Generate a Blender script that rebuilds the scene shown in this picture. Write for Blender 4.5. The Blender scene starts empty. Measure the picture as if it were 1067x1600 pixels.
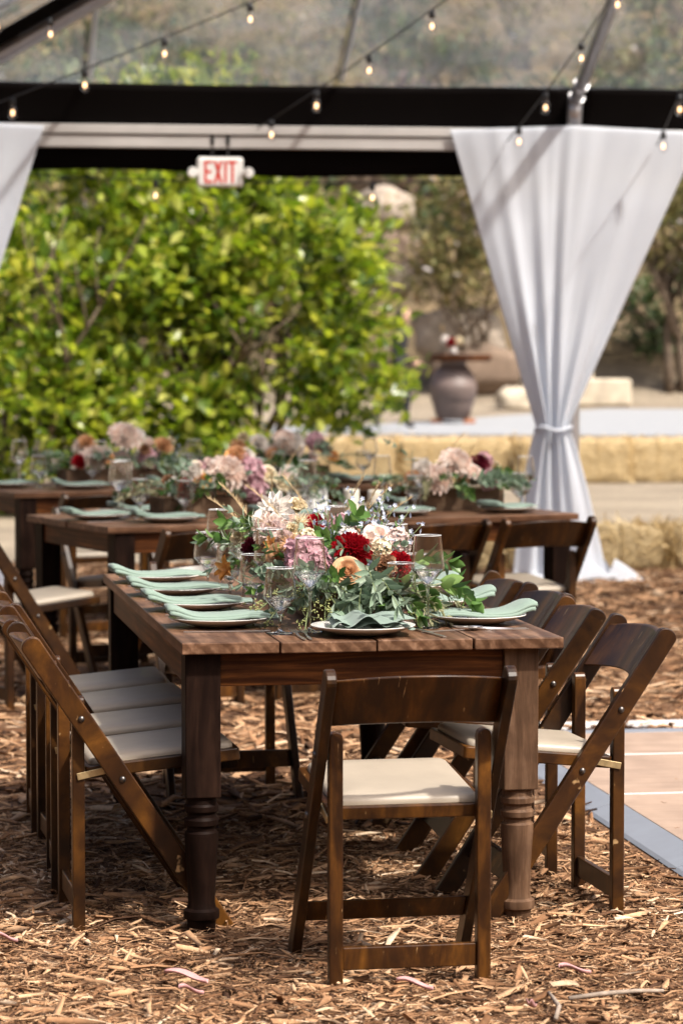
import bpy, math, random
import numpy as np
from mathutils import Vector, Matrix, noise

random.seed(7)
RNG = np.random.default_rng(11)
PI = math.pi
sc = bpy.context.scene
COL = sc.collection

# ------------------------------------------------------------------ camera
cam_d = bpy.data.cameras.new("camera"); cam = bpy.data.objects.new("camera", cam_d); COL.objects.link(cam)
cam.location = (0, 0, 1.508)
cam.rotation_euler = (math.radians(90) - math.atan(255.7 / 4500), 0, 0)
cam_d.sensor_fit = 'VERTICAL'; cam_d.sensor_height = 36; cam_d.sensor_width = 24
cam_d.lens = 36 * 4500 / 1600
cam_d.clip_end = 400
cam_d.dof.use_dof = True; cam_d.dof.focus_distance = 7.55; cam_d.dof.aperture_fstop = 4.4
sc.camera = cam

# ------------------------------------------------------------------ sky and sun
SUN = Vector((0.84, -0.70, 1.42)).normalized()
w = bpy.data.worlds.new("World"); sc.world = w; w.use_nodes = True
nt = w.node_tree
sky = nt.nodes.new('ShaderNodeTexSky'); sky.sky_type = 'NISHITA'; sky.sun_disc = False
sky.air_density = 0.8; sky.dust_density = 7.0; sky.ozone_density = 0.4; sky.sun_elevation = math.asin(SUN.z); sky.sun_rotation = math.atan2(SUN.x, SUN.y)
bg = nt.nodes['Background']; bg.inputs['Strength'].default_value = 0.13
nt.links.new(sky.outputs[0], bg.inputs['Color'])
sl = bpy.data.lights.new("sun", 'SUN'); sl.energy = 3.9; sl.angle = math.radians(2.2); sl.color = (1.0, 0.95, 0.87)
so = bpy.data.objects.new("sun", sl); COL.objects.link(so)
so.rotation_euler = (-SUN).to_track_quat('-Z', 'Y').to_euler(); so.location = SUN * 40

sc.view_settings.view_transform = 'Standard'; sc.view_settings.look = 'None'
sc.view_settings.exposure = 0.88; sc.view_settings.gamma = 1.0; sc.view_settings.use_curve_mapping = False
sc.render.engine = 'CYCLES'
sc.cycles.use_denoising = True
sc.cycles.max_bounces = 10; sc.cycles.transparent_max_bounces = 24
sc.cycles.caustics_reflective = False; sc.cycles.caustics_refractive = False
sc.cycles.sample_clamp_indirect = 6

# ------------------------------------------------------------------ materials
MATS = {}
def new_mat(name):
    m = bpy.data.materials.new(name); m.use_nodes = True; MATS[name] = m
    return m, m.node_tree, m.node_tree.nodes['Principled BSDF']

def ramp(t, fac, stops, interp='LINEAR'):
    r = t.nodes.new('ShaderNodeValToRGB'); r.color_ramp.interpolation = interp
    e = r.color_ramp.elements
    while len(e) < len(stops): e.new(0.5)
    for el, (p, c) in zip(e, stops):
        el.position = p; el.color = (*c, 1)
    t.links.new(fac, r.inputs[0]); return r.outputs[0]

def mixc(t, a, b, fac, mode='MIX'):
    n = t.nodes.new('ShaderNodeMix'); n.data_type = 'RGBA'; n.blend_type = mode
    for i, s in ((6, a), (7, b)):
        if isinstance(s, tuple): n.inputs[i].default_value = (*s, 1)
        else: t.links.new(s, n.inputs[i])
    if isinstance(fac, (int, float)): n.inputs[0].default_value = fac
    else: t.links.new(fac, n.inputs[0])
    return n.outputs[2]

def coords(t, scale=(1, 1, 1), rand=True, kind='Object'):
    tc = t.nodes.new('ShaderNodeTexCoord'); mp = t.nodes.new('ShaderNodeMapping')
    mp.inputs['Scale'].default_value = scale
    t.links.new(tc.outputs[kind], mp.inputs['Vector'])
    if rand:
        oi = t.nodes.new('ShaderNodeObjectInfo'); mu = t.nodes.new('ShaderNodeMath'); mu.operation = 'MULTIPLY'; mu.inputs[1].default_value = 37.0
        t.links.new(oi.outputs['Random'], mu.inputs[0])
        cx = t.nodes.new('ShaderNodeCombineXYZ')
        for i in range(3): t.links.new(mu.outputs[0], cx.inputs[i])
        t.links.new(cx.outputs[0], mp.inputs['Location'])
    return mp.outputs[0]

def nz(t, vec, scale, detail=5, rough=0.6, dist=0.0):
    n = t.nodes.new('ShaderNodeTexNoise'); n.inputs['Scale'].default_value = scale
    n.inputs['Detail'].default_value = detail; n.inputs['Roughness'].default_value = rough; n.inputs['Distortion'].default_value = dist
    t.links.new(vec, n.inputs['Vector']); return n.outputs[0]

def bump(t, b, h, strength=0.3, dist=0.002):
    n = t.nodes.new('ShaderNodeBump'); n.inputs['Strength'].default_value = strength; n.inputs['Distance'].default_value = dist
    t.links.new(h, n.inputs['Height']); t.links.new(n.outputs[0], b.inputs['Normal'])

def plain(name, col, rough=0.6, metal=0.0, spec=0.5, var=0.0, scale=8.0, bmp=0.0, bdist=0.002):
    m, t, b = new_mat(name)
    b.inputs['Base Color'].default_value = (*col, 1); b.inputs['Roughness'].default_value = rough
    b.inputs['Metallic'].default_value = metal; b.inputs['Specular IOR Level'].default_value = spec
    if var or bmp:
        n = nz(t, coords(t), scale)
        if var:
            lo = tuple(c * (1 - var) for c in col); hi = tuple(min(1, c * (1 + var)) for c in col)
            t.links.new(ramp(t, n, [(0.3, lo), (0.7, hi)]), b.inputs['Base Color'])
        if bmp: bump(t, b, n, bmp, bdist)
    return m

def wood(name, stops, stretch, rough=0.35, coat=0.0, scale=9.0, blotch=0.5, bmp=0.25, rings=0.0, piece=0.0, scuff=False, blotch_cols=((0.55, 0.5, 0.45), (1.25, 1.2, 1.1))):
    m, t, b = new_mat(name)
    v = coords(t, stretch)
    g = nz(t, v, scale, 8, 0.65, 0.6)
    c = ramp(t, g, stops)
    if rings:
        wv = t.nodes.new('ShaderNodeTexWave'); wv.wave_type = 'RINGS' if name == 'table_plank' else 'BANDS'; wv.rings_direction = 'Y'; wv.bands_direction = 'Z'
        wv.inputs['Scale'].default_value = rings; wv.inputs['Distortion'].default_value = 5.0; wv.inputs['Detail'].default_value = 3; wv.inputs['Detail Scale'].default_value = 1.2
        t.links.new(v, wv.inputs['Vector'])
        k = ramp(t, wv.outputs[0], [(0.25, (0.62, 0.55, 0.5)), (0.7, (1.12, 1.1, 1.08))])
        c = mixc(t, c, k, 0.8, 'MULTIPLY')
    if blotch:
        n2 = nz(t, coords(t, (1, 1, 1)), 7.0, 4, 0.6)
        k = ramp(t, n2, [(0.35, blotch_cols[0]), (0.65, blotch_cols[1])])
        c = mixc(t, c, k, blotch, 'MULTIPLY')
    if scuff:       # scuffs through the finish
        vs_ = coords(t, (30.0, 3.0, 3.0)); sc_ = ramp(t, nz(t, vs_, 5.0, 3, .5), [(0.70, (0, 0, 0)), (0.735, (1, 1, 1))])
        c = mixc(t, c, (0.30, 0.19, 0.09), sc_)
    if piece:
        oi = t.nodes.new('ShaderNodeObjectInfo')
        c = mixc(t, c, ramp(t, oi.outputs['Random'], [(0.0, (1 - piece,) * 3), (1.0, (1 + piece, 1 + piece * .92, 1 + piece * .8))]), 1.0, 'MULTIPLY')
    t.links.new(c, b.inputs['Base Color'])
    b.inputs['Roughness'].default_value = rough; b.inputs['Coat Weight'].default_value = coat; b.inputs['Coat Roughness'].default_value = 0.2; b.inputs['Specular IOR Level'].default_value = {'chair_wood': 0.25, 'table_leg_shaded': 0.05}.get(name, 0.10)
    bump(t, b, g, bmp, 0.0015)
    return m

def island_mat(name, stops, rough=0.6, trans=0.0, spec=0.4, tcol=None, noise_var=False, drift=0.0, damp=0.0):
    """colour picked for every loose piece of the mesh; trans = share of light that comes through"""
    m, t, b = new_mat(name)
    ge = t.nodes.new('ShaderNodeNewGeometry')
    fac = ge.outputs['Random Per Island']
    if drift:
        n0 = nz(t, coords(t, (1, 1, 1), False), 1.5, 3); mr = t.nodes.new('ShaderNodeMapRange'); mr.inputs[1].default_value = .3; mr.inputs[2].default_value = .7; mr.inputs[3].default_value = -drift; mr.inputs[4].default_value = drift
        t.links.new(n0, mr.inputs[0]); ad = t.nodes.new('ShaderNodeMath'); ad.operation = 'ADD'; ad.use_clamp = True; t.links.new(fac, ad.inputs[0]); t.links.new(mr.outputs[0], ad.inputs[1]); fac = ad.outputs[0]
    c = ramp(t, fac, stops)
    if damp: c = mixc(t, c, ramp(t, nz(t, coords(t, (1, 1, 1), False), 2.6, 4), [(.38, (.55, .5, .47)), (.58, (1, 1, 1))]), damp, 'MULTIPLY')
    if noise_var:
        n = nz(t, coords(t, (1, 1, 1)), 90, 3)
        c = mixc(t, c, ramp(t, n, [(0.3, (0.6, 0.6, 0.6)), (0.7, (1.2, 1.2, 1.2))]), 0.7, 'MULTIPLY')
    t.links.new(c, b.inputs['Base Color'])
    b.inputs['Roughness'].default_value = rough; b.inputs['Specular IOR Level'].default_value = spec
    if trans:
        tr = t.nodes.new('ShaderNodeBsdfTranslucent')
        t.links.new(mixc(t, c, tcol or (1, 1, 1), 1.0, 'MULTIPLY'), tr.inputs['Color'])
        mx = t.nodes.new('ShaderNodeMixShader'); mx.inputs[0].default_value = trans
        t.links.new(b.outputs[0], mx.inputs[1]); t.links.new(tr.outputs[0], mx.inputs[2])
        t.links.new(mx.outputs[0], t.nodes['Material Output'].inputs['Surface'])
    return m

CW = [(0.25, (0.010, 0.0036, 0.0014)), (0.45, (0.026, 0.0095, 0.0023)), (0.62, (0.068, 0.0265, 0.0044)), (0.8, (0.15, 0.062, 0.009))]
wood("chair_wood", CW, (3.0, 1.0, 0.8), 0.36, 0.10, 6.0, 0.65, 0.12, piece=0.40, scuff=True, blotch_cols=((0.30, 0.27, 0.24), (1.35, 1.33, 1.28)))
wood("table_plank", [(0.25, (0.045, 0.022, 0.013)), (0.5, (0.105, 0.057, 0.034)), (0.75, (0.20, 0.12, 0.078))], (6.0, 0.5, 6.0), 0.42, 0.05, 5.0, 0.7, 0.35, rings=1.6, blotch_cols=((0.6, 0.56, 0.52), (1.75, 1.75, 1.75)))
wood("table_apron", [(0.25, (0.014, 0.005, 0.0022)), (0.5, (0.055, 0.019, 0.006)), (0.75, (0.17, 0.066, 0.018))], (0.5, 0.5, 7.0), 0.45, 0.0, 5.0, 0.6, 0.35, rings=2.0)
wood("table_leg_shaded", [(0.25, (0.003, 0.0016, 0.0013)), (0.5, (0.008, 0.0041, 0.0031)), (0.75, (0.022, 0.0115, 0.008))], (4.0, 4.0, 0.5), 0.5, 0.0, 6.0, 0.7, 0.35, piece=0.3)  # shaded copy of the leg wood: shade put into the near-black colour
wood("table_leg_sunlit", [(0.25, (0.034, 0.018, 0.010)), (0.5, (0.085, 0.048, 0.029)), (0.75, (0.16, 0.10, 0.066))], (5.0, 5.0, 0.6), 0.55, 0.0, 7.0, 0.7, 0.5)  # lit copy of the leg wood: sunlight put into the paler colour
wood("oak_panel", [(0.25, (0.255, 0.185, 0.145)), (0.5, (0.305, 0.225, 0.178)), (0.75, (0.35, 0.265, 0.215))], (0.4, 7.0, 1.0), 0.45, 0.0, 4.0, 0.35, 0.1)
wood("rustic_box_wood", [(0.25, (0.05, 0.03, 0.02)), (0.5, (0.11, 0.07, 0.045)), (0.75, (0.18, 0.12, 0.08))], (1.0, 5.0, 5.0), 0.7, 0, 6.0, 0.4, 0.4)
plain("seat_vinyl", (0.29, 0.245, 0.19), 0.45, var=0.07, scale=9, bmp=0.10, bdist=0.004)
plain("bolt_steel", (0.10, 0.09, 0.085), 0.35, 0.9)
plain("brass_strap", (0.42, 0.32, 0.17), 0.42, 0.8, var=0.2, scale=60)
plain("porcelain", (0.62, 0.60, 0.57), 0.15)
plain("steel", (0.75, 0.74, 0.73), 0.28, 1.0)
plain("aluminium", (0.50, 0.50, 0.52), 0.38, 0.85, var=0.08, scale=5)
plain("white_rail", (0.42, 0.40, 0.385), 0.5, 0.0, var=0.08, scale=4)
plain("trim_grey", (0.225, 0.245, 0.285), 0.42, 0.25, var=0.08, scale=7)
plain("seam_white", (0.72, 0.72, 0.72), 0.5)
plain("black_fabric", (0.0042, 0.0032, 0.0031), 0.9, spec=0.06, bmp=0.15)
plain("black_plastic", (0.012, 0.012, 0.013), 0.45)
plain("sign_white", (0.78, 0.77, 0.74), 0.35)
plain("sign_red", (0.62, 0.035, 0.02), 0.4)
plain("candle_wax", (0.74, 0.69, 0.58), 0.5)
plain("card_white", (0.72, 0.71, 0.7), 0.6)
plain("stem_green", (0.13, 0.16, 0.06), 0.6)
plain("stem_brown", (0.12, 0.075, 0.045), 0.8, var=0.3, scale=12)
plain("bark", (0.105, 0.075, 0.05), 0.9, var=0.45, scale=14, bmp=0.6, bdist=0.01)
plain("urn_clay", (0.118, 0.085, 0.075), 0.55, var=0.2, scale=6, bmp=0.2, bdist=0.01)
plain("boulder", (0.30, 0.25, 0.20), 0.95, var=0.35, scale=1.6, bmp=0.8, bdist=0.06)
plain("boulder_brown", (0.175, 0.125, 0.09), 0.95, var=0.35, scale=1.6, bmp=0.8, bdist=0.06)
plain("pale_stone", (0.44, 0.38, 0.29), 0.9, var=0.25, scale=5, bmp=0.5, bdist=0.02)
plain("twine", (0.45, 0.32, 0.14), 0.9)
plain("dark_cloth", (0.012, 0.012, 0.014), 0.85)
plain("skin", (0.48, 0.29, 0.21), 0.55)
plain("hair", (0.02, 0.013, 0.01), 0.5)
plain("terracotta", (0.34, 0.13, 0.06), 0.8, var=0.2)
plain("twig", (0.24, 0.19, 0.15), 0.9, var=0.3, scale=40)
plain("pink_petal", (0.42, 0.22, 0.215), 0.6, var=0.12, scale=60)
plain("sap_blue", (0.08, 0.14, 0.35), 0.6)

island_mat("chip_wood", [(0.0, (0.055, 0.025, 0.012)), (0.2, (0.16, 0.078, 0.036)), (0.42, (0.29, 0.155, 0.078)), (0.68, (0.41, 0.24, 0.13)), (0.90, (0.52, 0.335, 0.195)), (0.99, (0.60, 0.45, 0.31))], 0.8, 0.0, 0.2, noise_var=True, drift=.12, damp=.6)
island_mat("shrub_leaf", [(0.0, (0.032, 0.068, 0.007)), (0.25, (0.10, 0.165, 0.014)), (0.55, (0.215, 0.285, 0.027)), (0.82, (0.33, 0.38, 0.05)), (1.0, (0.48, 0.48, 0.14))], 0.30, 0.48, 0.6, (1.5, 1.45, 0.7), drift=.22)
island_mat("dark_leaf", [(0.0, (0.016, 0.036, 0.010)), (0.6, (0.055, 0.095, 0.026)), (1.0, (0.12, 0.155, 0.05))], 0.5, 0.3)
island_mat("olive_bush_leaf", [(0.0, (0.10, 0.105, 0.035)), (0.4, (0.21, 0.20, 0.07)), (0.75, (0.32, 0.28, 0.12)), (0.93, (0.38, 0.26, 0.13)), (1.0, (0.50, 0.48, 0.50))], 0.6, 0.4)
island_mat("rusty_bush_leaf", [(0.0, (0.06, 0.03, 0.03)), (0.5, (0.13, 0.075, 0.065)), (1.0, (0.2, 0.14, 0.09))], 0.6, 0.25)
island_mat("straw", [(0.0, (0.34, 0.23, 0.09)), (0.5, (0.52, 0.38, 0.18)), (1.0, (0.70, 0.56, 0.33))], 0.7, 0.15)
island_mat("leaf_eucalyptus", [(0.0, (0.12, 0.185, 0.12)), (0.5, (0.22, 0.30, 0.215)), (1.0, (0.36, 0.43, 0.33))], 0.55, 0.25)
island_mat("leaf_green", [(0.0, (0.035, 0.085, 0.018)), (0.5, (0.08, 0.17, 0.035)), (1.0, (0.17, 0.27, 0.07))], 0.35, 0.3, 0.6)
island_mat("leaf_olive", [(0.0, (0.22, 0.22, 0.11)), (0.5, (0.36, 0.35, 0.20)), (1.0, (0.50, 0.47, 0.32))], 0.55, 0.25)
island_mat("seed_green", [(0.0, (0.16, 0.18, 0.05)), (1.0, (0.33, 0.34, 0.14))], 0.6, 0.1)
island_mat("dry_grass", [(0.0, (0.42, 0.30, 0.15)), (1.0, (0.70, 0.55, 0.34))], 0.7, 0.3)
def petal_mat(name, a, b): island_mat(name, [(0.0, a), (1.0, b)], 0.55, 0.38, 0.3)
petal_mat("petal_red", (0.24, 0.003, 0.010), (0.50, 0.010, 0.020))
petal_mat("petal_burgundy", (0.07, 0.004, 0.012), (0.16, 0.015, 0.03))
petal_mat("petal_blush", (0.80, 0.62, 0.53), (0.90, 0.85, 0.80))
petal_mat("petal_peach", (0.58, 0.32, 0.16), (0.72, 0.47, 0.28))
petal_mat("petal_mauve", (0.44, 0.22, 0.27), (0.68, 0.47, 0.50))
petal_mat("petal_white", (0.74, 0.68, 0.62), (0.86, 0.83, 0.80))
petal_mat("petal_cream", (0.70, 0.58, 0.38), (0.84, 0.76, 0.58))
petal_mat("petal_dusty", (0.58, 0.42, 0.38), (0.78, 0.64, 0.60))
petal_mat("petal_brown", (0.22, 0.10, 0.05), (0.42, 0.24, 0.14))
petal_mat("petal_orange", (0.62, 0.26, 0.05), (0.78, 0.42, 0.14))
petal_mat("petal_blue", (0.48, 0.54, 0.70), (0.72, 0.76, 0.84))
petal_mat("petal_yellow", (0.65, 0.42, 0.04), (0.78, 0.55, 0.10))
petal_mat("berry_red", (0.38, 0.01, 0.01), (0.5, 0.03, 0.02))

def cloth(name, col, trans, rough=0.9, weave=420):
    m, t, b = new_mat(name)
    b.inputs['Base Color'].default_value = (*col, 1); b.inputs['Roughness'].default_value = rough; b.inputs['Specular IOR Level'].default_value = 0.2
    b.inputs['Sheen Weight'].default_value = 0.15
    n = nz(t, coords(t, (1, 1, 1)), weave, 2); bump(t, b, n, 0.12, 0.001)
    if trans:
        tr = t.nodes.new('ShaderNodeBsdfTranslucent'); tr.inputs['Color'].default_value = (*col, 1)
        mx = t.nodes.new('ShaderNodeMixShader'); mx.inputs[0].default_value = trans
        t.links.new(b.outputs[0], mx.inputs[1]); t.links.new(tr.outputs[0], mx.inputs[2])
        t.links.new(mx.outputs[0], t.nodes['Material Output'].inputs['Surface'])
cloth("napkin_cloth", (0.175, 0.235, 0.197), 0.05)
cloth("curtain_cloth", (0.76, 0.79, 0.845), 0.5)

def thin_clear(name, tint, refl_rough, blend, haze=0.0, haze_col=(0.6, 0.6, 0.6), power=3.5, base=.04, edge_tint=None):
    """a clear sheet: what is behind it shows, with reflections that grow towards grazing angles"""
    m = bpy.data.materials.new(name); m.use_nodes = True; MATS[name] = m
    t = m.node_tree; t.nodes.remove(t.nodes['Principled BSDF'])
    tr = t.nodes.new('ShaderNodeBsdfTransparent'); tr.inputs[0].default_value = (*tint, 1)
    if edge_tint:       # the wall is seen along its length at the outline, so it takes more light there
        l2 = t.nodes.new('ShaderNodeLayerWeight'); l2.inputs['Blend'].default_value = 0.5; p2 = t.nodes.new('ShaderNodeMath'); p2.operation = 'POWER'; p2.inputs[1].default_value = 5.0
        t.links.new(l2.outputs['Facing'], p2.inputs[0]); t.links.new(mixc(t, tint, edge_tint, p2.outputs[0]), tr.inputs[0])
    gl = t.nodes.new('ShaderNodeBsdfGlossy'); gl.inputs['Roughness'].default_value = refl_rough
    lw = t.nodes.new('ShaderNodeLayerWeight'); lw.inputs['Blend'].default_value = 0.5
    pw = t.nodes.new('ShaderNodeMath'); pw.operation = 'POWER'; pw.inputs[1].default_value = power; t.links.new(lw.outputs['Facing'], pw.inputs[0])
    fr = t.nodes.new('ShaderNodeMath'); fr.operation = 'MULTIPLY_ADD'; fr.inputs[1].default_value = blend; fr.inputs[2].default_value = base; t.links.new(pw.outputs[0], fr.inputs[0])
    mx = t.nodes.new('ShaderNodeMixShader')
    t.links.new(fr.outputs[0], mx.inputs[0]); t.links.new(tr.outputs[0], mx.inputs[1]); t.links.new(gl.outputs[0], mx.inputs[2])
    out = mx.outputs[0]
    if haze:
        df = t.nodes.new('ShaderNodeBsdfDiffuse'); df.inputs[0].default_value = (*haze_col, 1)
        tl = t.nodes.new('ShaderNodeBsdfTranslucent'); tl.inputs[0].default_value = (*haze_col, 1)
        ad = t.nodes.new('ShaderNodeMixShader'); ad.inputs[0].default_value = 0.5
        t.links.new(df.outputs[0], ad.inputs[1]); t.links.new(tl.outputs[0], ad.inputs[2])
        m2 = t.nodes.new('ShaderNodeMixShader')
        n = nz(t, coords(t, (1, 1, 1), False), 1.1, 5, .65)
        mr = t.nodes.new('ShaderNodeMapRange'); mr.inputs[1].default_value = 0.35; mr.inputs[2].default_value = 0.75
        mr.inputs[3].default_value = haze * 0.25; mr.inputs[4].default_value = haze * 2.3
        t.links.new(n, mr.inputs[0]); t.links.new(mr.outputs[0], m2.inputs[0])
        t.links.new(out, m2.inputs[1]); t.links.new(ad.outputs[0], m2.inputs[2]); out = m2.outputs[0]
    t.links.new(out, t.nodes['Material Output'].inputs['Surface'])
thin_clear("clear_vinyl", (0.86, 0.87, 0.87), 0.14, 0.30, 0.24, (0.42, 0.46, 0.50))
thin_clear("glass_bowl", (0.985, 0.99, 0.99), 0.01, 1.0, power=2.6, base=.04, edge_tint=(.40, .43, .43))
thin_clear("bulb_glass", (0.95, 0.95, 0.95), 0.02, 0.8, power=2.5, base=.05)
plain("glass_rim_glint", (0.85, 0.86, 0.87), 0.12, 0.3)  # opaque pale ring: the light caught on the rim is painted in
m, t, b = new_mat("glass_solid"); b.inputs['Transmission Weight'].default_value = 1.0; b.inputs['Roughness'].default_value = 0.0; b.inputs['IOR'].default_value = 1.48
m, t, b = new_mat("water"); b.inputs["Transmission Weight"].default_value = 1.0; b.inputs["Roughness"].default_value = 0.0; b.inputs["IOR"].default_value = 1.42
m, t, b = new_mat("filament"); b.inputs['Emission Color'].default_value = (1.0, 0.60, 0.30, 1); b.inputs['Emission Strength'].default_value = 2.6
b.inputs['Base Color'].default_value = (0.9, 0.5, 0.2, 1)

# ground: one sheet, bark mulch under the tent, pale dirt beyond it, leaf litter up the hill
m, t, b = new_mat("ground")
v = coords(t, (1, 1, 1), False)
mul = ramp(t, nz(t, v, 55, 8, 0.7), [(0.3, (0.035, 0.018, 0.010)), (0.5, (0.115, 0.060, 0.032)), (0.72, (0.26, 0.155, 0.088))])
dirt = mixc(t, ramp(t, nz(t, v, 9, 6), [(0.3, (0.20, 0.17, 0.13)), (0.7, (0.31, 0.265, 0.205))]), ramp(t, nz(t, v, 0.7, 4), [(0.4, (0.75, 0.72, 0.7)), (0.65, (1.1, 1.08, 1.05))]), 0.8, 'MULTIPLY')
hil = mixc(t, ramp(t, nz(t, v, 6, 6), [(0.3, (0.075, 0.055, 0.032)), (0.7, (0.17, 0.13, 0.08))]), ramp(t, nz(t, v, 0.5, 4), [(0.4, (0.7, 0.7, 0.7)), (0.62, (1.25, 1.2, 1.1))]), 0.8, 'MULTIPLY')
sp = t.nodes.new('ShaderNodeSeparateXYZ'); t.links.new(v, sp.inputs[0])
wob = nz(t, v, 1.8, 4)
def edge(y0, y1, wamp):
    ad = t.nodes.new('ShaderNodeMath'); ad.operation = 'MULTIPLY_ADD'; ad.inputs[1].default_value = wamp
    t.links.new(wob, ad.inputs[0]); t.links.new(sp.outputs[1], ad.inputs[2])
    mr = t.nodes.new('ShaderNodeMapRange'); mr.inputs[1].default_value = y0; mr.inputs[2].default_value = y1
    t.links.new(ad.outputs[0], mr.inputs[0]); return mr.outputs[0]
c = mixc(t, mul, dirt, edge(20.3, 20.7, 0.8)); mrz = t.nodes.new('ShaderNodeMapRange'); mrz.inputs[1].default_value = 0.5; mrz.inputs[2].default_value = 1.3; t.links.new(sp.outputs[2], mrz.inputs[0])
c = mixc(t, c, hil, mrz.outputs[0])
t.links.new(c, b.inputs['Base Color']); b.inputs['Roughness'].default_value = 0.95; b.inputs['Specular IOR Level'].default_value = 0.15
bump(t, b, nz(t, v, 60, 6), 0.6, 0.02)
plain("gravel_grey", (0.25, 0.26, 0.275), 0.95, var=0.2, scale=30, bmp=0.5, bdist=0.02)

# ------------------------------------------------------------------ mesh helpers
class MB:
    def __init__(self): self.v = []; self.f = []; self.m = []; self.mi = 0
    def add(self, vs, fs, M=None):
        o = len(self.v)
        self.v += [tuple(M @ Vector(p)) for p in vs] if M is not None else [tuple(p) for p in vs]
        self.f += [tuple(i + o for i in f) for f in fs]; self.m += [self.mi] * len(fs)
        return self
    def box(self, x0, x1, y0, y1, z0, z1, M=None):
        vs = [(x, y, z) for z in (z0, z1) for y in (y0, y1) for x in (x0, x1)]
        return self.add(vs, [(0, 2, 3, 1), (4, 5, 7, 6), (0, 1, 5, 4), (2, 6, 7, 3), (0, 4, 6, 2), (1, 3, 7, 5)], M)
    def prism(self, poly, h0, h1, axis='x', M=None):
        """extrude a 2-D outline: axis x takes (y,z), axis y takes (x,z), axis z takes (x,y)"""
        def P(p, h): return {'x': (h, p[0], p[1]), 'y': (p[0], h, p[1]), 'z': (p[0], p[1], h)}[axis]
        n = len(poly); vs = [P(p, h0) for p in poly] + [P(p, h1) for p in poly]
        fs = [tuple(range(n))[::-1], tuple(range(n, 2 * n))] + [(i, (i + 1) % n, n + (i + 1) % n, n + i) for i in range(n)]
        return self.add(vs, fs, M)
    def lathe(self, prof, n=24, M=None, caps=True):
        vs = []; fs = []
        for r, z in prof:
            for k in range(n):
                a = 2 * PI * k / n; vs.append((r * math.cos(a), r * math.sin(a), z))
        for j in range(len(prof) - 1):
            for k in range(n):
                k2 = (k + 1) % n; fs.append((j * n + k, j * n + k2, (j + 1) * n + k2, (j + 1) * n + k))
        if caps:
            if prof[0][0] > 1e-4: fs.append(tuple(range(n))[::-1])
            if prof[-1][0] > 1e-4: fs.append(tuple(range((len(prof) - 1) * n, len(prof) * n)))
        return self.add(vs, fs, M)
    def tube(self, pts, r, n=8, M=None):
        pts = [Vector(p) for p in pts]; rs = r if isinstance(r, (list, tuple)) else [r] * len(pts)
        vs = []; fs = []; up = Vector((0.31, 0.17, 0.93))
        for i, p in enumerate(pts):
            d = (pts[min(i + 1, len(pts) - 1)] - pts[max(i - 1, 0)]).normalized()
            a = d.cross(up); a = a.normalized() if a.length > 1e-3 else d.orthogonal().normalized()
            bb = d.cross(a).normalized()
            for k in range(n):
                an = 2 * PI * k / n; vs.append(p + (a * math.cos(an) + bb * math.sin(an)) * rs[i])
        for i in range(len(pts) - 1):
            for k in range(n):
                k2 = (k + 1) % n; fs.append((i * n + k, i * n + k2, (i + 1) * n + k2, (i + 1) * n + k))
        fs += [tuple(range(n))[::-1], tuple(range((len(pts) - 1) * n, len(pts) * n))]
        return self.add(vs, fs, M)
    def grid(self, fn, nu, nv, M=None):
        vs = [fn(i / nu, j / nv) for j in range(nv + 1) for i in range(nu + 1)]
        fs = [(j * (nu + 1) + i, j * (nu + 1) + i + 1, (j + 1) * (nu + 1) + i + 1, (j + 1) * (nu + 1) + i) for j in range(nv) for i in range(nu)]
        return self.add(vs, fs, M)
    def mesh(self, name, mats, smooth=False):
        me = bpy.data.meshes.new(name); me.from_pydata(self.v, [], self.f)
        for mm in (mats if isinstance(mats, (list, tuple)) else [mats]): me.materials.append(MATS[mm])
        if isinstance(mats, (list, tuple)): me.polygons.foreach_set('material_index', self.m)
        if smooth: me.polygons.foreach_set('use_smooth', [True] * len(me.polygons))
        me.update(); return me

def obj(name, me, parent=None, loc=None, bevel=0.0, seg=2, sharp=None):
    o = bpy.data.objects.new(name, me); COL.objects.link(o)
    if parent is not None: o.parent = parent
    if loc is not None: o.location = loc
    if bevel:
        md = o.modifiers.new('edge', 'BEVEL'); md.width = bevel; md.segments = seg; md.limit_method = 'ANGLE'; md.angle_limit = 0.6
    if sharp is not None:
        me.set_sharp_from_angle(angle=sharp)
    return o
def thing(name, label, cat, loc=(0, 0, 0), rz=0.0, group=None):
    o = bpy.data.objects.new(name, None); COL.objects.link(o); o.empty_display_size = 0.1
    o.location = loc; o.rotation_euler = (0, 0, rz); tag(o, label, cat, group); return o
def tag(o, label=None, cat=None, group=None, kind=None):
    for k, v_ in (('label', label), ('category', cat), ('group', group), ('kind', kind)):
        if v_: o[k] = v_
    return o
def copy_tree(root, label, loc, rz, kids=None):
    r = root.copy(); COL.objects.link(r); r.location = loc; r.rotation_euler = (0, 0, rz); r['label'] = label
    for ch in KIDS[root.name]:
        c_ = ch[0].copy(); COL.objects.link(c_); c_.parent = r
        for g in ch[1]:
            d_ = g.copy(); COL.objects.link(d_); d_.parent = c_
    return r
KIDS = {}
def remember(root):
    KIDS[root.name] = [(c_, list(c_.children)) for c_ in root.children]
def frame(x, y, a, z=0.0): return Matrix.Translation((x, y, z)) @ Matrix.Rotation(a, 4, 'Z')
def aim(d, roll=0.0, ref=(0, 0, -1)):
    """rotation that turns +Z to d and +X as far as it can to ref"""
    d = Vector(d).normalized(); r_ = Vector(ref); x = r_ - d * r_.dot(d)
    x = x.normalized() if x.length > 1e-3 else d.orthogonal().normalized()
    y = d.cross(x)
    return Matrix((x, y, d)).transposed().to_4x4() @ Matrix.Rotation(roll, 4, 'Z')

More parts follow.
